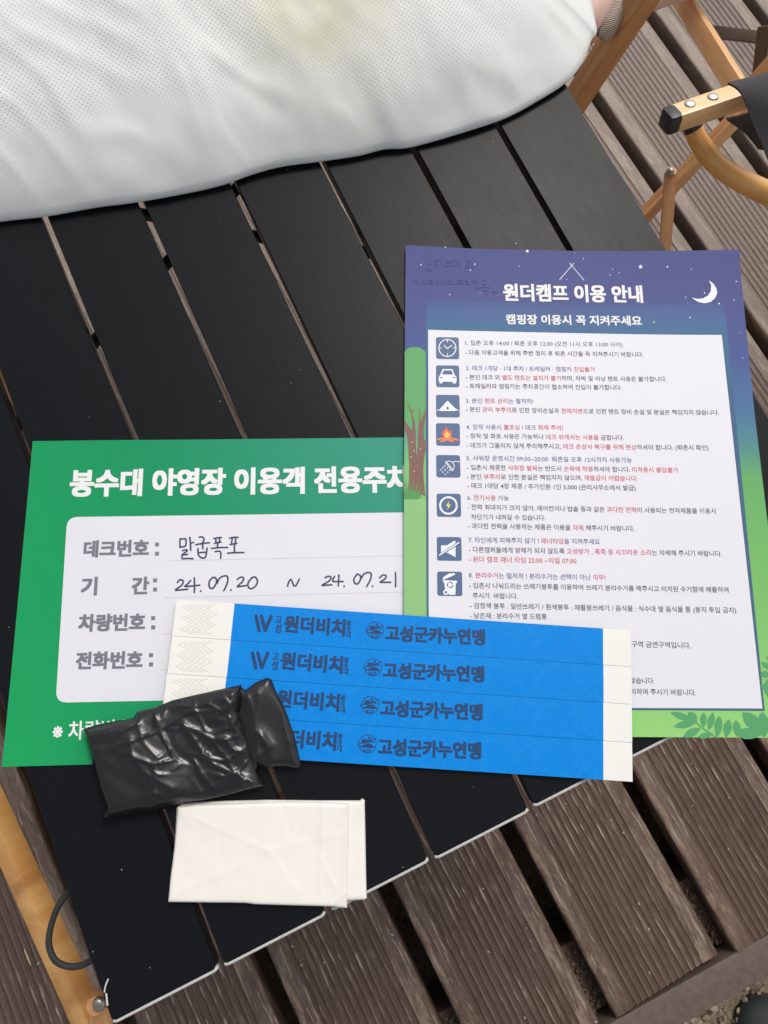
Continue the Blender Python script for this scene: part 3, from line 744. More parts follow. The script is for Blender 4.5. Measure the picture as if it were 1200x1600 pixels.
# icons
tile = print_mat('icon_tile_ink', (84, 106, 142)); iw = print_mat('icon_white_ink', (236, 238, 242)); io_ = print_mat('flame_red_ink', (232, 104, 78)); iy = print_mat('flame_yellow_ink', (246, 196, 84)); il = print_mat('log_ink', (226, 132, 88)); ye = print_mat('bolt_yellow_ink', (238, 222, 96))
IM = [iw, io_, iy, il, ye, tile]
class Icon:
    def __init__(s, x0, y0, x1, y1):
        s.o = gpoly('icon', round_poly([(x0, y0), (x1 - .3, y0 + .5), (x1 + .5, y1), (x0 + .5, y1 - .5)], 4), tile, LIFT3, step=None)
        s.bm = bmesh.new(); s.l = LIFT3 + .00006; s.k = 0
    def poly(s, pts, mi=0):
        s.k += 1
        vs = [guide.P(*p) for p in pts]
        if sum(a[0] * b[1] - b[0] * a[1] for a, b in zip(vs, vs[1:] + vs[:1])) < 0: vs = vs[::-1]
        s.bm.faces.new([s.bm.verts.new((*p, s.l + s.k * 4e-6)) for p in vs]).material_index = mi
    def line(s, pts, w_, mi=0, close=False):
        s.k += 2
        if close: pts = pts + [pts[0]]
        ribbon_bm(s.bm, [guide.P(*p) for p in pts], w_ * .00038, s.l + s.k * 4e-6, 4, mi)
    def done(s): guide.add('symbol', s.bm, IM, s.o)
A1 = lambda pts: Z(pts, 630, 370, 4.0)
A3 = lambda pts: Z(pts, 630, 650, 4.0)
ic = Icon(681, 527, 717, 561.5); ic.line(circle(699, 544, 13.3), 1.6, 0, True); ic.line(A1([(255, 680), (275, 700), (303, 680)]), 1.5)
for a, b in (((276, 648), (276, 660)), ((276, 732), (276, 744)), ((228, 696), (240, 696)), ((312, 696), (324, 696))): ic.line(A1([a, b]), 1.2)
ic.done()
ic = Icon(681, 571, 717.5, 605.5); ic.poly(A1([(246, 828), (307, 828), (322, 865), (333, 880), (333, 902), (328, 918), (310, 918), (308, 907), (246, 907), (244, 918), (228, 918), (222, 900), (220, 880), (232, 862)]))
ic.poly(A1([(252, 836), (301, 836), (312, 862), (243, 862)]), 5); ic.poly(A1([(228, 877), (246, 880), (244, 886), (229, 884)]), 5); ic.poly(A1([(308, 880), (326, 877), (325, 884), (310, 886)]), 5); ic.done()
ic = Icon(681, 617, 718, 652.5); ic.poly(A1([(277, 1025), (335, 1085), (322, 1090), (235, 1090), (222, 1084)])); ic.poly(A1([(270, 1088), (270, 1068), (277, 1062), (285, 1068), (286, 1088)]), 5)
ic.line(A1([(214, 1080), (218, 1088), (240, 1070)]), 1.1); ic.line(A1([(345, 1088), (318, 1070)]), 1.1); ic.done()
ic = Icon(681, 661.3, 718.5, 697); 
for a, b in (((218, 146), (265, 140)), ((342, 150), (292, 140)), ((238, 160), (292, 142)), ((312, 160), (262, 142))): ic.line(A3([a, b]), 3.4, 3)
ic.poly(A3([(250, 130), (242, 110), (252, 86), (256, 96), (268, 66), (278, 84), (284, 98), (296, 88), (304, 112), (298, 134), (280, 142), (262, 140)]), 1)
ic.poly(A3([(258, 128), (256, 114), (264, 108), (270, 92), (280, 106), (290, 110), (292, 128), (280, 138), (266, 138)]), 2); ic.done()
ic = Icon(681.3, 711, 719, 746.5); ic.line(A3([(262, 290), (268, 286), (312, 338), (306, 343), (262, 290)]), 1.1); ic.line(A3([(268, 288), (285, 282), (305, 288), (318, 305), (316, 330), (310, 337)]), 1.2); ic.line(A3([(308, 292), (322, 284), (354, 288)]), 1.3)
for x, y in ((260, 312), (247, 324), (234, 338), (276, 325), (262, 338), (248, 352), (291, 340), (277, 353), (264, 367)): ic.line(circle(630 + x / 4, 650 + y / 4, 1.0, 6), .7, 0, True)
ic.done()
ic = Icon(682, 771.3, 720, 808); ic.line(circle(700.6, 790, 13.0), 3.0, 0, True); ic.poly(A3([(287, 532), (268, 562), (280, 564), (276, 586), (298, 556), (284, 554)]), 4); ic.done()
ic = Icon(682.3, 839, 721, 876.5); ic.poly(A3([(236, 810), (275, 808), (318, 780), (327, 784), (327, 884), (276, 855), (236, 855)])); ic.line(A3([(226, 872), (348, 792)]), 4.0, 5); ic.line(A3([(226, 870), (348, 792)]), 1.9); ic.done()
ic = Icon(682.8, 893, 722, 931.5); ic.poly(A3([(244, 1026), (252, 1006), (285, 985), (320, 982), (326, 990), (300, 1004)])); ic.poly(A3([(250, 1026), (336, 1030), (336, 1044), (328, 1046), (326, 1118), (288, 1118), (262, 1085), (256, 1044), (250, 1040)]))
ic.line(circle(630 + 266 / 4, 650 + 1102 / 4, 3.2, 12), 2.2, 0, True); 
for k in range(3):
    a0 = 2 * math.pi * k / 3 + .3; ic.line([(703.2 + 4.2 * math.cos(a0 + t), 914 + 4.2 * math.sin(a0 + t)) for t in (0, .5, 1.0, 1.4)], 1.7, 5)
ic.done()
# leaves printed in the lower right corner
bm = bmesh.new(); kk = [0]
def leaf(a, b, w_):
    A, B = Vector(guide.P(*a)), Vector(guide.P(*b)); d = B - A; n = Vector((-d.y, d.x)).normalized() * w_ * .00038
    pts = [A + d * t + n * s_ for t, s_ in ((0, 0), (.2, .7), (.45, 1), (.7, .8), (.9, .35), (1, 0), (.85, -.45), (.6, -.9), (.35, -.95), (.12, -.5))]
    pts = [p for p in pts]
    kk[0] += 1
    area = sum(p.x * q.y - q.x * p.y for p, q in zip(pts, pts[1:] + pts[:1]))
    if area < 0: pts = pts[::-1]
    bm.faces.new([bm.verts.new((p.x, p.y, LIFT1 * 1.3 + kk[0] * 2.5e-6)) for p in pts])
q5 = lambda x, y: (900 + x / 4, 960 + y / 4)
ylim = 1112.5
for a, b, w_ in ((q5(590, 612), q5(735, 665), 5), (q5(700, 612), q5(755, 670), 6.5), (q5(610, 700), q5(755, 675), 5), (q5(670, 765), q5(780, 712), 5.5), (q5(798, 612), q5(795, 708), 5), (q5(858, 612), q5(828, 725), 5), (q5(760, 768), q5(860, 745), 4), (q5(898, 635), q5(880, 768), 6), (q5(958, 655), q5(935, 770), 6), (q5(1000, 660), q5(1010, 765), 6), (q5(990, 745), q5(1170, 745), 8), (q5(1040, 612), q5(1165, 730), 10), (q5(1165, 610), q5(1175, 770), 9), (q5(1155, 300), q5(1230, 345), 4), (q5(1150, 375), q5(1215, 375), 5), (q5(1190, 265), q5(1230, 285), 3), (q5(1160, 430), q5(1178, 470), 3), (q5(1230, 380), q5(1235, 560), 14), (q5(1240, 620), q5(1250, 760), 10)):
    leaf(a, b, w_)
ribbon_bm(bm, [guide.P(*q5(730, 655)), guide.P(*q5(790, 712)), guide.P(*q5(870, 765))], .0008, LIFT1 * 1.3)
guide.add('leaf_print', bm, leafm)
tag(guide.root, 'campsite guide sheet with purple night sky, white text panel and icons', 'sheet')

# ---- four joined blue wristbands
sa = math.radians(-28.58)
def sh_(u, v):
    return .0010 * math.exp(-max(0, .250 - u) / .03) + .0013 * math.exp(-max(0, u) / .03) + .0009 * max(0, 1 + v / .03)**2 * 0 + .00010 * abs(math.sin(v / .0199 * math.pi)) 
strips = Sheet('wristband_sheet', (277, 937), sa, .0034, sh_)
BWd = .0199; BL = .2511
mb = NT('blue_band'); co = mb.coord(); fa = mb.noise(90, 6, .7, co)
fb = mb.ramp(mb.noise(55, 6, .75, mb.coord((1.8, 1, 1), rot=(0, 0, .4)), ), [(.47, (0, 0, 0)), (.5, (1, 1, 1)), (.53, (0, 0, 0))])
mb.base(mb.mix(mb.math('MULTIPLY', fb, .10), mb.mix(fa, inkc((0, 126, 214)), inkc((0, 138, 226))), lin((70, 176, 238))))
mb.rough(.5); mb.b.inputs['Specular IOR Level'].default_value = .14; mb.bump(mb.math('ADD', fb, mb.math('MULTIPLY', fa, 2)), .12, .0004)
mw = paper_mat('tyvek_white', (238, 236, 230), .5, .15)
msi = print_mat('band_ink', (28, 66, 112), .45, .12); mz = print_mat('zigzag_ink', (196, 190, 184))
xl = strips.P(367, 941)[0]; xr = strips.P(942, 982)[0]
logo_bm = None
def S(px, py): return strips.P(px, py)
Bz = lambda x, y: (350 + x / 3.636, 930 + y / 3.636)
def band_meshes():
    out = []
    e = .00012
    out.append(('end_patch', plate_bm([(0, -BWd + e), (xl - .00005, -BWd + e), (xl - .00005, 0), (0, 0)], .0066, .00025), mw))
    out.append(('printed_band', plate_bm([(xl, -BWd + e), (xr, -BWd + e), (xr, 0), (xl, 0)], .0066, .00025), mb.m))
    out.append(('end_patch', plate_bm([(xr + .00005, -BWd + e), (BL, -BWd + e), (BL, 0), (xr + .00005, 0)], .0066, .00025), mw))
    bm = bmesh.new()
    for st in ([(182, 118), (200, 202)], [(212, 118), (234, 200), (268, 120)]): ribbon_bm(bm, [S(*Bz(*p)) for p in st], .0019, LIFT1, 8)
    out.append(('logo', bm, msi))
    bm = bmesh.new()
    text_bm([('원더비치', 0)], S(*Bz(345, 165)), S(*Bz(685, 190)), .00044, 1.03, 3, LIFT1, bm)
    out.append(('lettering', bm, msi))
    bm = bmesh.new()
    text_bm([('고', 0)], S(*Bz(294, 139)), S(*Bz(327, 141)), .00012, 1.25, 2, LIFT1, bm); text_bm([('성', 0)], S(*Bz(290, 189)), S(*Bz(325, 191)), .00012, 1.2, 2, LIFT1, bm)
    out.append(('side_lettering', bm, msi)); bm = bmesh.new()
    for c, y in (('봉', 159), ('수', 191), ('대', 223)): text_bm([(c, 0)], S(*Bz(697 - (y - 159) * .04, y)), S(*Bz(722 - (y - 159) * .04, y + 2)), .00010, 1.15, 2, LIFT1, bm)
    out.append(('side_lettering', bm, msi)); bm = bmesh.new()
    text_bm([('고성군카누연맹', 0)], S(603, 990), S(757, 997), .00042, 1.04, 3, LIFT1, bm)
    out.append(('lettering', bm, msi))
    bm = bmesh.new(); kz = lambda x, y: S(560 + x / 20, 960 + y / 20)
    ribbon_bm(bm, [kz(*p) for p in circle(530, 498, 262, 28)] + [kz(792, 498)], .00036, LIFT1, 0)
    for i, p in enumerate(([(330, 445), (385, 350), (440, 342), (560, 390), (650, 415), (640, 445), (560, 450), (500, 465), (440, 490), (400, 490)], [(600, 400), (690, 385), (715, 465), (655, 468), (685, 440), (640, 415)], circle(578, 330, 40, 10),
              [(205, 505), (240, 485), (310, 490), (240, 530)], [(705, 345), (790, 320), (795, 352), (735, 362)], [(275, 558), (380, 548), (470, 490), (540, 478), (620, 490), (765, 595), (690, 612), (290, 590)])):
        q = [kz(*t) for t in p]
        if sum(a[0] * b[1] - b[0] * a[1] for a, b in zip(q, q[1:] + q[:1])) < 0: q = q[::-1]
        bm.faces.new([bm.verts.new((*t, LIFT1 + (i + 1) * 4e-6)) for t in q])
    ribbon_bm(bm, [kz(300, 490), kz(500, 425), kz(720, 350)], .0003, LIFT1 + 4e-5)
    text_bm([('KCF', 0)], kz(400, 680), kz(635, 690), .00008, 1.0, 2, LIFT1, bm, .36)
    out.append(('emblem', bm, msi))
    bm = bmesh.new()
    A_ = [(350, 100), (250, 135), (375, 200), (235, 250), (350, 315), (222, 375), (345, 430)]; B_ = [(625, 100), (515, 145), (628, 210), (500, 265), (612, 325), (485, 390), (590, 440)]
    for k in range(5):
        t = k / 4; pts = [S(250 + (a[0] * (1 - t) + b[0] * t) / 7.06, 930 + (a[1] * (1 - t) + b[1] * t) / 7.06) for a, b in zip(A_, B_)]
        ribbon_bm(bm, pts, .00016, LIFT1 + 5e-6 * k, 0)
    out.append(('zigzag_cut', bm, mz))
    res = []
    for n_, b, m_ in out:
        strips.bend(b); b.normal_update(); me = D.meshes.new(n_); b.to_mesh(me); b.free(); me.materials.append(m_); res.append((n_, me))
    return res
bmz = band_meshes()
for k in range(4):
    wb = empty('wristband', (0.00015 * math.sin(k * 1.7), -k * (BWd + .00004), 0), 0, strips.root)
    wb.rotation_euler = ([.0012, -.001, .0015, -.0008][k], 0, 0)
    for n_, me in bmz:
        o = D.objects.new(n_, me); COL.objects.link(o); o.parent = wb
tag(strips.root, 'row of four joined blue paper wristbands with white ends and dark lettering', 'wristbands')

# ================================================================== FOLDED PLASTIC BAGS
def slab(name, px, z0, hfun, mat, parent=None, step=.0016, grow=1.0):
    """a puffy, creased shape over an outline given at height z0"""
    poly = [tuple(at(x, y, z0).xy) for x, y in px]
    bm = plate_bm(poly, step, insets=(.00035, .00045, .0006, .0008))
    area = sum(a[0] * b[1] - b[0] * a[1] for a, b in zip(poly, poly[1:] + poly[:1]))
    bed = {}
    for v in bm.verts:
        d = poly_d((v.co.x, v.co.y), poly); v.co.z = z0 + hfun(v.co.x, v.co.y, d)
    be = [e for e in bm.edges if e.is_boundary]
    r = bmesh.ops.extrude_edge_only(bm, edges=be)
    for v in [g_ for g_ in r['geom'] if isinstance(g_, bmesh.types.BMVert)]: v.co.z = z0 - .0012
    return bm, poly
# ---- black bag
mk = NT('black_film'); co = mk.coord(); n1 = mk.noise(95, 5, .6, co, 1.6)
mk.base(mk.mix(n1, (.006, .006, .007), (.012, .012, .013))); mk.rough(mk.math('ADD', .17, mk.math('MULTIPLY', mk.noise(40, 3, .5, co), .14)))
mk.b.inputs['Specular IOR Level'].default_value = .5
mk.bump(mk.noise(260, 4, .6, co, 2.2), .10, .0008)
Q = lambda x, y: tuple(at(120 + x / 3.333, 1040 + y / 3.333, .008).xy)
RID = [([(290, 380), (305, 470), (380, 560), (510, 635)], .0016, .0035), ([(555, 300), (640, 420), (700, 500), (820, 560), (975, 620)], .0020, .0018), ([(520, 205), (600, 212), (690, 200), (760, 240), (850, 170)], .0016, .0016),
       ([(560, 242), (720, 236)], .0012, .0014), ([(800, 270), (850, 360), (890, 400)], .0016, .0016), ([(720, 515), (830, 590), (940, 610)], .0012, .0012), ([(450, 280), (470, 205)], .0012, .0012), ([(240, 345), (330, 300)], .0018, .0016), ([(330, 310), (360, 400), (440, 480)], .0012, .0018),
       ([(660, 560), (740, 670)], .0012, .0015), ([(700, 380), (800, 500)], .0014, .0014), ([(560, 300), (640, 345), (720, 380), (780, 385)], .0014, .0013), ([(610, 470), (600, 580), (650, 660)], .0010, .0020), ([(860, 110), (855, 200), (840, 260)], .0014, .0014), ([(400, 650), (520, 690), (700, 680)], .0010, .0030), ([(180, 330), (240, 280), (310, 235)], .0008, .0014)]
RID = [([Q(*p) for p in pts], a * .62, w_ * .62) for pts, a, w_ in RID]
rnd = random.Random(3); 
for _ in range(26):
    x, y = rnd.uniform(350, 900), rnd.uniform(200, 640); a = rnd.uniform(0, 6.3); L = rnd.uniform(40, 150)
    RID.append(([Q(x, y), Q(x + L * math.cos(a), y + L * math.sin(a) * .8)], rnd.uniform(.0003, .0008), rnd.uniform(.0005, .0010)))
TW_ = [(.3, .023, .0011), (1.2, .019, .0010), (2.1, .028, .0013), (2.8, .013, .0006), (.75, .009, .0003)]
PL = [[(Q(rnd.uniform(60, 980), rnd.uniform(100, 780)), rnd.uniform(0, 6.28), rnd.uniform(.05, .30), rnd.uniform(0, .002)) for _ in range(13)] for _ in range(2)]
def facets(x, y):
    v = [max(b + s_ * ((x - c[0]) * math.cos(a) + (y - c[1]) * math.sin(a)) for c, a, s_, b in P_) for P_ in PL]
    return v[0] - v[1]
WC = [Q(rnd.uniform(380, 960), rnd.uniform(180, 640)) for _ in range(20)]
def crump(x, y, d):
    base = .0026 * (1 - math.exp(-d / .0022)) + .0003
    h = 0
    for pts, a, w_ in RID:
        dd = min(seg_d((x, y), pts[i], pts[i + 1]) for i in range(len(pts) - 1))
        if dd < w_ * 5: h += a * math.exp(-dd / w_)
    wx, wy = x + .004 * noise.noise(Vector((x * 30, y * 30, 3))), y + .004 * noise.noise(Vector((x * 30, y * 30, 8)))
    for i, (an, wl, am) in enumerate(TW_):
        t = ((wx * math.cos(an) + wy * math.sin(an)) / wl + i * .37) % 1.0
        mk_ = max(0, .35 + 1.3 * noise.noise(Vector((x * 22 + i * 5, y * 22, i))))
        h += am * abs(2 * t - 1) * mk_
    h = h * .8 + max(-.002, min(.0035, .30 * facets(x, y)))
    ds = sorted(math.hypot(x - c[0], (y - c[1])) for c in WC)[:2]
    h += .0012 * max(0, 1 - (ds[1] - ds[0]) / .0020) * math.exp(-ds[0] / .02)
    return base + max(-.0015, h) * min(1, d / .004)
ZB = .0058
blk = empty('black_bag', (.08, .105, .004)); 
body_px = [(130, 1139), (152, 1132), (180, 1126.5), (208, 1122), (216, 1111), (240, 1106), (270, 1094), (300, 1087), (340, 1078), (377, 1070), (377, 1095), (372, 1112), (382, 1140), (390, 1163), (399, 1205), (413, 1227.5), (385, 1234), (350, 1243), (318, 1250), (285, 1254), (262, 1262), (240, 1269), (216, 1270), (192, 1276), (158, 1283.5), (160, 1272), (165, 1262), (155, 1235), (145, 1195)]
flap_px = [(372, 1072), (384, 1078), (400, 1066), (418, 1059), (424, 1062), (430, 1078), (446, 1110), (460, 1150), (470.5, 1196), (466, 1201), (445, 1197), (420, 1199), (402, 1196), (398, 1215), (385, 1180), (370, 1120)]
bm, _ = slab('x', body_px, ZB, crump, None, step=.0008); o = link('folded_film', bm, mk.m, None, True, 50); reparent(o, blk)
RF = [([tuple(at(x, y, .006).xy) for x, y in pts], a, w_) for pts, a, w_ in (([(405, 1085), (404, 1130), (418, 1160), (430, 1195)], .0009, .003), ([(422, 1064), (440, 1110), (462, 1195)], .0008, .001), ([(400, 1140), (425, 1165)], .001, .002), ([(385, 1080), (398, 1120), (404, 1190)], .001, .002), ([(410, 1150), (418, 1168), (405, 1180)], .0010, .0012))]
def flap(x, y, d):
    h = .0022 * (1 - math.exp(-d / .0016)) + .0003
    for pts, a, w_ in RF:
        dd = min(seg_d((x, y), pts[i], pts[i + 1]) for i in range(len(pts) - 1)); h += a * math.exp(-dd / w_) * min(1, d / .003)
    return h + .0010 * noise.noise(Vector((x * 45, y * 45, 7))) * min(1, d / .003)
bm, _ = slab('x', flap_px, ZB - .0008, flap, None, step=.001); o = link('flap', bm, mk.m, None, True, 50); reparent(o, blk)
tag(blk, 'crumpled black plastic bag folded flat over the green card and blue wristbands', 'bag')
# ---- white bag
mwf = NT('white_film'); co = mwf.coord(); n1 = mwf.noise(30, 3, .5, co)
mwf.base(mwf.mix(n1, inkc((236, 230, 221)), inkc((243, 239, 232)))); mwf.rough(.24)
mwf.b.inputs['Subsurface Weight'].default_value = .0; mwf.bump(mwf.noise(55, 3, .5, co, .6), .14, .0016)
wht = empty('white_bag', (.1, .04, 0))
wl_px = [(276, 1262), (283, 1255), (330, 1252), (420, 1250), (500, 1251), (562, 1251), (566, 1247.5), (570, 1251), (571, 1300), (572, 1360), (573, 1404), (569, 1406), (545, 1407), (420, 1402), (268, 1400)]
wt_px = [(279, 1259.5), (310, 1256), (370, 1254), (440, 1252), (500, 1252.5), (546, 1254.5), (545, 1300), (544, 1360), (542.5, 1417), (530, 1416.5), (520, 1414.5), (470, 1413), (400, 1411), (385, 1409), (330, 1408.5), (264.5, 1407.5), (268, 1370), (274, 1320)]
def wlow(x, y, d): return .0016 * (1 - math.exp(-d / .0006)) + .0005 * noise.noise(Vector((x * 80, y * 80, 2)))
cre = [tuple(at(504, 1262, .005).xy), tuple(at(500, 1395, .005).xy)]; cr2 = [tuple(at(541, 1395, .005).xy), tuple(at(519, 1414, .005).xy)]
edg = [tuple(at(543, 1256, .005).xy), tuple(at(541, 1410, .005).xy)]
CR3 = [(tuple(at(*a, .005).xy), tuple(at(*b, .005).xy), k) for a, b, k in (((300, 1275), (420, 1330), .8), ((420, 1330), (470, 1400), .7), ((420, 1330), (540, 1300), .6), ((285, 1390), (380, 1350), .7), ((330, 1262), (345, 1400), .5), ((530, 1400), (500, 1340), .8), ((535, 1262), (510, 1300), .8), ((280, 1265), (300, 1290), .8), ((440, 1256), (455, 1300), -.8), ((270, 1400), (300, 1380), .8))]
def wtop(x, y, d):
    h = .0016 * (1 - math.exp(-d / .0005)) + .0022
    for q in CR3: h += .00030 * math.exp(-seg_d((x, y), q[0], q[1]) / .0010) * q[2]
    h += .0005 * math.exp(-seg_d((x, y), *cre) / .0006) + .0006 * math.exp(-seg_d((x, y), *cr2) / .0009) + .0006 * math.exp(-seg_d((x, y), *edg) / .0012)
    return h + .0007 * noise.noise(Vector((x * 30, y * 30, 5))) + .00025 * noise.noise(Vector((x * 110, y * 60, 8)))
bm, _ = slab('x', wl_px, .0013, wlow, None, step=.002); o = link('lower_fold', bm, mwf.m, None, True, 40); reparent(o, wht)
bm, _ = slab('x', wt_px, .0014, wtop, None, step=.0012); o = link('top_fold', bm, mwf.m, None, True, 40); reparent(o, wht)
tag(wht, 'white plastic bag folded into a neat rectangle at the front of the table', 'bag')

# ================================================================== BIG WHITE SACK
mn = NT('nonwoven_fabric')
tcn = mn.n('ShaderNodeTexCoord'); sp = mn.n('ShaderNodeSeparateXYZ'); mn.l(tcn.outputs['UV'], sp.inputs[0])
u_, v_ = sp.outputs[0], sp.outputs[1]
d1 = mn.math('MULTIPLY', mn.math('COSINE', mn.math('MULTIPLY', u_, 2 * math.pi / .0031)), mn.math('COSINE', mn.math('MULTIPLY', v_, 2 * math.pi / .0036)))
dots = mn.ramp(d1, [(.50, (0, 0, 0)), (.85, (1, 1, 1))])
att = mn.n('ShaderNodeAttribute'); att.attribute_name = 'smooth_band'
cof = mn.coord()
pres = mn.math('MULTIPLY', mn.math('SUBTRACT', 1.0, att.outputs['Fac']), mn.ramp(mn.noise(14, 4, .6, cof), [(.3, (.25, .25, .25)), (.55, (1, 1, 1))]))
fib = mn.noise(500, 4, .7, mn.coord((1, .35, 1), rot=(0, 0, .6)))
clo = mn.noise(11, 4, .55, cof)
bc = mn.mix(clo, lin((222, 222, 219)), lin((238, 236, 232)))
bc = mn.mix(mn.math('MULTIPLY', fib, .25), bc, lin((252, 252, 251)))
bc = mn.mix(mn.math('MULTIPLY', att.outputs['Fac'], .55), bc, lin((226, 228, 225)))
at2 = mn.n('ShaderNodeAttribute'); at2.attribute_name = 'stain'
bc = mn.mix(mn.math('MULTIPLY', at2.outputs['Fac'], .95), bc, lin((210, 207, 165)))
bc = mn.mix(mn.math('MULTIPLY', mn.math('MULTIPLY', dots, pres), .62), bc, lin((146, 148, 152)))
mn.base(bc)
trl = mn.n('ShaderNodeBsdfTranslucent'); mn.l(bc, trl.inputs['Color']); mxs = mn.n('ShaderNodeMixShader'); mxs.inputs[0].default_value = .12
mn.l(mn.b.outputs[0], mxs.inputs[1]); mn.l(trl.outputs[0], mxs.inputs[2]); mn.l(mxs.outputs[0], mn.t.nodes['Material Output'].inputs['Surface'])
mn.rough(.75); mn.b.inputs['Sheen Weight'].default_value = .2
mn.bump(mn.math('SUBTRACT', mn.math('MULTIPLY', fib, .6), mn.math('MULTIPLY', dots, pres)), .30, .0006)
ZR = .0045
edge_px = [(-160, 372), (-80, 356), (0, 344), (70, 336), (150, 322), (218, 313), (300, 298), (350, 286), (395, 270), (440, 258), (500, 250), (560, 241), (600, 231), (640, 228), (700, 212), (770, 190), (800, 178), (830, 162), (880, 131), (906, 104), (925, 62), (930, 30)]
ring = [at(x, y, ZR).xy for x, y in edge_px] + [Vector(p) for p in ((.53, .52), (.525, .62), (.50, .74), (.44, .83), (.33, .88), (.20, .89), (.07, .85), (-.03, .76), (-.07, .64), (-.06, .53))]
# resample smoothly
def closed_cr(P, sub=5):
    out = []; n = len(P)
    for i in range(n):
        p0, p1, p2, p3 = P[i - 1], P[i], P[(i + 1) % n], P[(i + 2) % n]
        for k in range(sub):
            t = k / sub; out.append(.5 * ((2 * p1) + (p2 - p0) * t + (2 * p0 - 5 * p1 + 4 * p2 - p3) * t * t + (3 * p1 - p0 - 3 * p2 + p3) * t ** 3))
    return out
RG = closed_cr([Vector(p) for p in ring], 10)
cen = Vector((.27, .64)); HB = .058
prof = [(.90, .0008), (.97, .0010), (.994, .0014), (.999, .0026), (1.0, ZR)]
NR = 90
for k in range(1, NR + 1):
    t = k / NR; s_ = 1 - t
    z = ZR * .8 + HB * (1 - (1 - t) ** 3.4) ** .86 + ZR * .2
    prof.append((s_, z))
bm = bmesh.new(); rings = []; band = []; stn = []
stc = at(490, -15, .055).xy
wr = random.Random(11)
folds = []
for a, b, amp, wd in (((720, 200), (900, 60), .0045, .010), ((640, 215), (860, 60), .0035, .008), ((560, 225), (800, 70), .0028, .010), ((440, 250), (640, 120), .002, .010), ((700, 205), (780, 60), .003, .012), ((300, 290), (470, 210), .0022, .008), ((60, 330), (220, 250), .0022, .012), ((150, 318), (300, 270), .0018, .008), ((760, 180), (905, 95), .0028, .006), ((820, 150), (915, 30), .0035, .008), ((860, 130), (880, 20), .002, .006), ((500, 240), (760, 180), .0022, .005)):
    folds.append((tuple(at(*a, .04).xy), tuple(at(*b, .07).xy), amp, wd))
for s_, z in prof:
    row = []
    for p in RG:
        q = cen + (p - cen) * s_ if s_ > 0.001 else cen.copy()
        x, y = q.x, q.y; zz = z
        if z > .004:
            k = min(1, (z - .004) / .02)
            f = .0055 * noise.noise(Vector((x * 9, y * 9, .4))) + .0030 * noise.noise(Vector((x * 24, y * 24, 2)))
            wq = Vector((x * 26 + 1.2 * noise.noise(Vector((x * 14, y * 14, 6))), y * 15 + x * 12, 3)); f += .0022 * (1 - abs(noise.noise(wq)) * 5 if abs(noise.noise(wq)) < .2 else 0) * (.5 + noise.noise(Vector((x * 7, y * 7, 12))))
            f += .0007 * noise.noise(Vector((x * 90, y * 60, 3)))
            for a, b, amp, wd in folds:
                dd = seg_d((x, y), a, b); f += amp * math.exp(-(dd / wd) ** 2) - amp * .6 * math.exp(-((dd - wd * 1.4) / wd) ** 2)
            zz = z + f * k
            if s_ > .97:
                r_o = .0012 * noise.noise(Vector((x * 40, y * 40, 9))); dq = (p - cen).normalized(); x += dq.x * r_o; y += dq.y * r_o
        row.append(bm.verts.new((x, y, zz)))
    rings.append(row)
for a, b in zip(rings, rings[1:]):
    for j in range(len(a)): bm.faces.new((a[j], a[(j + 1) % len(a)], b[(j + 1) % len(a)], b[j]))
bm.faces.new(rings[0][::-1])
bmesh.ops.remove_doubles(bm, verts=rings[-1], dist=1e-4)
uvl = bm.loops.layers.uv.new('UVMap')
sack = tag(link('white_sack', bm, mn.m, None, True), 'large white nonwoven fabric sack with dotted weave resting on the table', 'sack')
me = sack.data
uv = me.uv_layers['UVMap'].data
ra = .15; c_, s__ = math.cos(ra), math.sin(ra)
for l in me.loops:
    co_ = me.vertices[l.vertex_index].co
    ty = co_.y - .65 * max(0, ZR + HB - co_.z)          # unroll the front slope a little
    uv[l.index].uv = (co_.x * c_ - ty * s__, co_.x * s__ + ty * c_)
a1 = me.attributes.new('smooth_band', 'FLOAT', 'POINT'); a2 = me.attributes.new('stain', 'FLOAT', 'POINT')
for v in me.vertices:
    x, y, z = v.co
    q = Vector((x, y)) - cen
    wv = .010 + .016 * noise.noise(Vector((x * 16, y * 5, 0))) + .012 * max(0, math.sin((x - .05) * 11))
    t = (z - (ZR + .012 + wv * .6)) / .007
    a1.data[v.index].value = 1 - max(0, min(1, t))
    d = (Vector((x, y)) - stc); a2.data[v.index].value = math.exp(-((d.x * 1.0) ** 2 + (d.y * .9) ** 2) / .0016) * (.7 + .6 * noise.noise(Vector((x * 40, y * 40, 0))))
# small dark thread stuck to the sack
bm = bmesh.new(); thp = [(153, 281), (154.5, 284), (155.5, 289)]
bpy.context.view_layer.update()

# ================================================================== CHAIR
chair = empty('folding_chair', (.78, .42, -.475))
tag(chair, 'wooden folding armchair with black canvas and curved arm right of the table', 'chair')
def pbeam(name, a, za, b, zb, wpx, tpx, roll, mat, parent=chair, bev=.0015):
    A, B = at(*a, za), at(*b, zb); s_ = mm_px((A + B) / 2)
    o = beam(name, A, B, wpx * s_, tpx * s_, math.radians(roll), mat, None, bev)
    if parent: reparent(o, parent)
    return o
# leg crossing behind the sack corner
pbeam('leg', (1034, -50), -.06, (758, 375), -.455, 29, 29, 45, M['wood_deep'])
rv = rivet('rivet', at(979, 57, -.128), (CAM - at(979, 57, -.12)).normalized() + Vector((.55, -.1, .25)), .0052, .0030, M['metal_dark'], None); reparent(rv, chair)
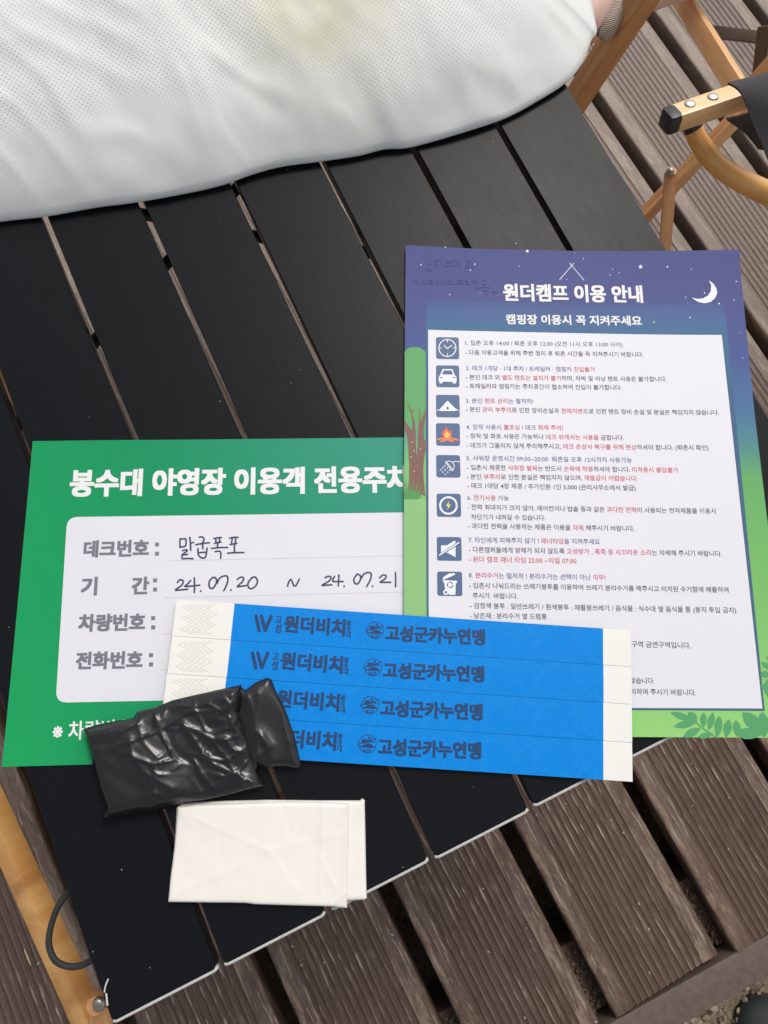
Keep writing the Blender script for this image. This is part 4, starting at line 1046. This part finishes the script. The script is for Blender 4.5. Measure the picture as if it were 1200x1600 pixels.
# back leg that runs down to the seat rail
pbeam('leg', (1030, -60), -.20, (1158, 148), -.13, 27, 16, -25, M['wood'])
pbeam('stretcher', (1098, 48), -.20, (1215, 62), -.215, 17, 9, 14, M['wood_brown'])
pbeam('leg', (1196, 40), -.19, (1184, 140), -.23, 20, 12, -20, M['wood_brown'])
pbeam('leg', (1172, 132), -.17, (1235, 62), -.12, 18, 12, 20, M['wood'])
# lower leg with the small pivoting strut
lower = pbeam('leg', (1165, 168), -.16, (765, 596), -.44, 17, 18, 42, M['wood_deep'])
pbeam('strut', (1048, 268), -.195, (1036, 430), -.27, 18, 9, 12, M['wood_deep'])
sb = bmesh.new(); bmesh.ops.create_cone(sb, cap_ends=True, segments=18, radius1=.0045, radius2=.0045, depth=.006)
o = link('strut_head', sb, M['wood_deep'], None, True, 40); o.location = at(1048, 270, -.194); o.rotation_euler = (0, .1, 0); reparent(o, chair)
rv = rivet('bolt', at(1047, 269, -.187), (CAM - at(1047, 269, -.18)).normalized(), .0038, .0024, M['metal_dark'], None); reparent(rv, chair)
# front rail with end cap, two rivets
ZA = -.055
RA, RB = at(1052, 186, ZA), at(1250, 119, ZA); sR = mm_px(RA)
rail = beam('front_rail', RA, RB, 31 * sR, 31 * sR, math.radians(47), M['wood'], None, .002); 
d, s_, n_ = frame_of(RA, RB, math.radians(47))
bm = bmesh.new(); box(bm, -16 * sR, .004, -(32 * sR) / 2, (32 * sR) / 2, -(32 * sR) / 2, (32 * sR) / 2, .0034)
cap = link('end_cap', bm, M['rubber'], None, True, 50); cap.matrix_world = Matrix.Translation(RA) @ Matrix((d, s_, n_)).transposed().to_4x4()
# find which face looks up to carry the rivets
faces = [(q, 31 * sR / 2) for q in (s_, -s_, n_, -n_)]
fu, fo = max(faces, key=lambda q: q[0].dot(Vector((-.2, .75, .6))))
for px in ((1078, 162.5), (1114, 151.5)):
    # intersect the ray with the face plane
    D0 = (at(*px, -1) - CAM).normalized(); P0 = RA + fu * fo; t = (P0 - CAM).dot(fu) / D0.dot(fu)
    rv = rivet('rivet', CAM + D0 * t, fu, 9 * sR, .0015, M['metal'], None); rv.data.materials[0] = M['metal']; reparent(rv, rail) if False else reparent(rv, chair)
reparent(rail, chair); reparent(cap, chair)
# curved round arm
bm = bmesh.new()
ap = [((1083, 200), -.088), ((1091, 219), -.094), ((1105, 240), -.10), ((1126, 261), -.108), ((1156, 281), -.114), ((1200, 302), -.12), ((1270, 330), -.125)]
P = [at(*p, z) for p, z in ap]; sr = mm_px(P[2])
tube(bm, P, [13.5 * sr, 14.5 * sr, 15.5 * sr, 16 * sr, 16.8 * sr, 18 * sr, 19 * sr], 24)
o = link('curved_arm', bm, M['wood_round'], None, True, 50); reparent(o, chair)
bm = bmesh.new(); tube(bm, [P[0] + (P[0] - P[1]) * .55, P[0] + (P[1] - P[0]) * .12], 14.2 * sr, 20); o = link('arm_collar', bm, M['rubber'], None, True, 50); reparent(o, chair)
# canvas wrapped over the rail and hanging down
def cloth(name, rows, thick=.0016, mat=None):
    bm = bmesh.new(); R_ = []
    nrow = len(rows); 
    def cr(P_, t):
        n = len(P_) - 1; x = t * n; i = min(int(x), n - 1); f = x - i
        p0, p1, p2, p3 = P_[max(i - 1, 0)], P_[i], P_[i + 1], P_[min(i + 2, n)]
        return .5 * ((2 * p1) + (p2 - p0) * f + (2 * p0 - 5 * p1 + 4 * p2 - p3) * f * f + (3 * p1 - p0 - 3 * p2 + p3) * f ** 3)
    W = [[cr(r, k / 12) for k in range(13)] for r in rows]; G = []
    for k in range(13):
        colm = [w__[k] for w__ in W]; G.append([cr(colm, j / 16) for j in range(17)])
    vs = [[bm.verts.new(p + Vector((0, 0, .0012 * noise.noise(p * 40)))) for p in g_] for g_ in G]
    for a, b in zip(vs, vs[1:]):
        for j in range(16): bm.faces.new((a[j], a[j + 1], b[j + 1], b[j]))
    bmesh.ops.recalc_face_normals(bm, faces=bm.faces)
    bmesh.ops.solidify(bm, geom=bm.faces[:], thickness=thick)
    o = link(name, bm, mat or M['fabric'], None, True, 50); reparent(o, chair); return o
zt = ZA + .022
cloth('canvas', [[at(1137, 130, zt), at(1200, 112, zt), at(1290, 90, zt)],
                 [at(1150, 137, zt + .003), at(1210, 121, zt + .003), at(1300, 98, zt + .003)],
                 [at(1161, 152, zt + .001), at(1220, 150, zt + .001), at(1310, 130, zt)],
                 [at(1172, 180, zt - .006), at(1230, 190, zt - .008), at(1320, 180, zt - .01)],
                 [at(1188, 220, zt - .016), at(1240, 240, zt - .02), at(1330, 240, zt - .02)],
                 [at(1206, 262, zt - .025), at(1250, 290, zt - .03), at(1340, 300, zt - .03)]])
cloth('canvas_hem', [[at(1133, 184, ZA - .022), at(1160, 178, ZA - .022), at(1200, 168, ZA - .02)],
                     [at(1148, 196, ZA - .035), at(1172, 192, ZA - .035), at(1210, 190, ZA - .035)],
                     [at(1167, 210, ZA - .045), at(1186, 212, ZA - .045), at(1220, 214, ZA - .045)],
                     [at(1184, 232, ZA - .055), at(1200, 234, ZA - .055), at(1230, 236, ZA - .055)]])

# ================================================================== PERSON behind the sack
skin = NT('skin'); co = skin.coord(); nf = skin.noise(40, 4, .6, co)
skin.base(skin.mix(nf, lin((236, 198, 184)), lin((246, 214, 202)))); skin.rough(.5); skin.b.inputs['Subsurface Weight'].default_value = .1; skin.b.inputs['Subsurface Radius'].default_value = (.01, .004, .002); skin.bump(skin.noise(600, 3, .6, co), .15, .0004)
person = empty('person', at(985, -40, -.30))
bm = bmesh.new()
lp = [(at(905, 40, -.155)), (at(940, 5, -.15)), (at(985, -22, -.145)), (at(1040, -45, -.14)), (at(1120, -80, -.13)), (at(1200, -180, -.10)), (at(1230, -330, -.07))]
sr = mm_px(lp[2])
tube(bm, lp, [34 * sr, 42 * sr, 45 * sr, 47 * sr, 52 * sr, 66 * sr, 80 * sr], 28)
o = link('body', bm, skin.m, None, True); reparent(o, person)
mesh_m = NT('mesh_fabric'); wv = mesh_m.n('ShaderNodeTexWave'); wv.inputs['Scale'].default_value = 260; wv.bands_direction = 'DIAGONAL'; mesh_m.l(mesh_m.coord(), wv.inputs['Vector'])
mesh_m.base(mesh_m.mix(wv.outputs['Fac'], lin((120, 100, 88)), lin((226, 208, 190)))); mesh_m.rough(.8); mesh_m.bump(wv.outputs['Fac'], .6, .0008)
bm = bmesh.new()
tube(bm, [at(940, 62, -.118), at(955, 38, -.110), at(975, 8, -.104), at(1000, -40, -.098)], [6 * sr, 13 * sr, 15 * sr, 17 * sr], 16)
o = link('mesh_sleeve', bm, mesh_m.m, None, True); reparent(o, person)
bm = bmesh.new(); tube(bm, [at(932, 54, -.135), at(945, 44, -.13), at(956, 30, -.125), at(962, 12, -.12)], [4 * sr, 8 * sr, 7 * sr, 4 * sr], 12)  # dark tube standing in for the grey shadow beside the sleeve
o = link('grey_shadow', bm, mat_simple('shadow_grey', (.16, .15, .16), .8), None, True); reparent(o, person)
tag(person, 'bare skin of a seated person with mesh sleeve behind the white sack', 'person')

# ================================================================== SHOE in the lower right corner
shoe = empty('shoe', at(1205, 1610, GZ + .01))
bm = bmesh.new(); c0 = at(1215, 1625, GZ + .035); s_ = mm_px(c0)
dv = (at(1185, 1585, GZ) - at(1260, 1680, GZ)); dv.z = 0; dv.normalize(); sv = Vector((-dv.y, dv.x, 0))
secs = [(-.20, .036, .060), (-.14, .038, .055), (-.08, .042, .048), (-.04, .043, .040), (0, .040, .034), (.02, .033, .029), (.033, .022, .022), (.040, .010, .014)]
rows = []
for t, wd, hh in secs:
    rows.append([bm.verts.new(c0 + dv * t + sv * wd * math.cos(a) + Vector((0, 0, -.028 + hh * (abs(math.sin(a)) ** .8) * (1 if math.sin(a) > 0 else 0)))) for a in [2 * math.pi * j / 24 for j in range(24)]])
for a, b in zip(rows, rows[1:]):
    for j in range(24): bm.faces.new((a[j], a[(j + 1) % 24], b[(j + 1) % 24], b[j]))
bm.faces.new(rows[0][::-1]); bm.faces.new(rows[-1]); bmesh.ops.recalc_face_normals(bm, faces=bm.faces)
o = link('upper', bm, mat_simple('dark_mesh_shoe', (.022, .028, .026), .75, 0, .4, 500, .6), None, True, 60); reparent(o, shoe)
bm = bmesh.new(); rows = []
for zz in (-.034, -.024):
    rows.append([bm.verts.new(c0 + dv * t + sv * wd * sg * 1.05 + Vector((0, 0, zz))) for sg, ss in ((1, secs), (-1, secs[::-1])) for t, wd, hh in ss])
n = len(rows[0])
for j in range(n): bm.faces.new((rows[0][j], rows[0][(j + 1) % n], rows[1][(j + 1) % n], rows[1][j]))
bm.faces.new(rows[0][::-1]); bm.faces.new(rows[1]); bmesh.ops.recalc_face_normals(bm, faces=bm.faces)
o = link('sole', bm, mat_simple('dark_sole', (.03, .032, .03), .8), None); reparent(o, shoe)
tag(shoe, 'dark rounded shoe tip on the gravel in the lower right corner', 'shoe')

D.objects.remove(_to); D.curves.remove(_tc)
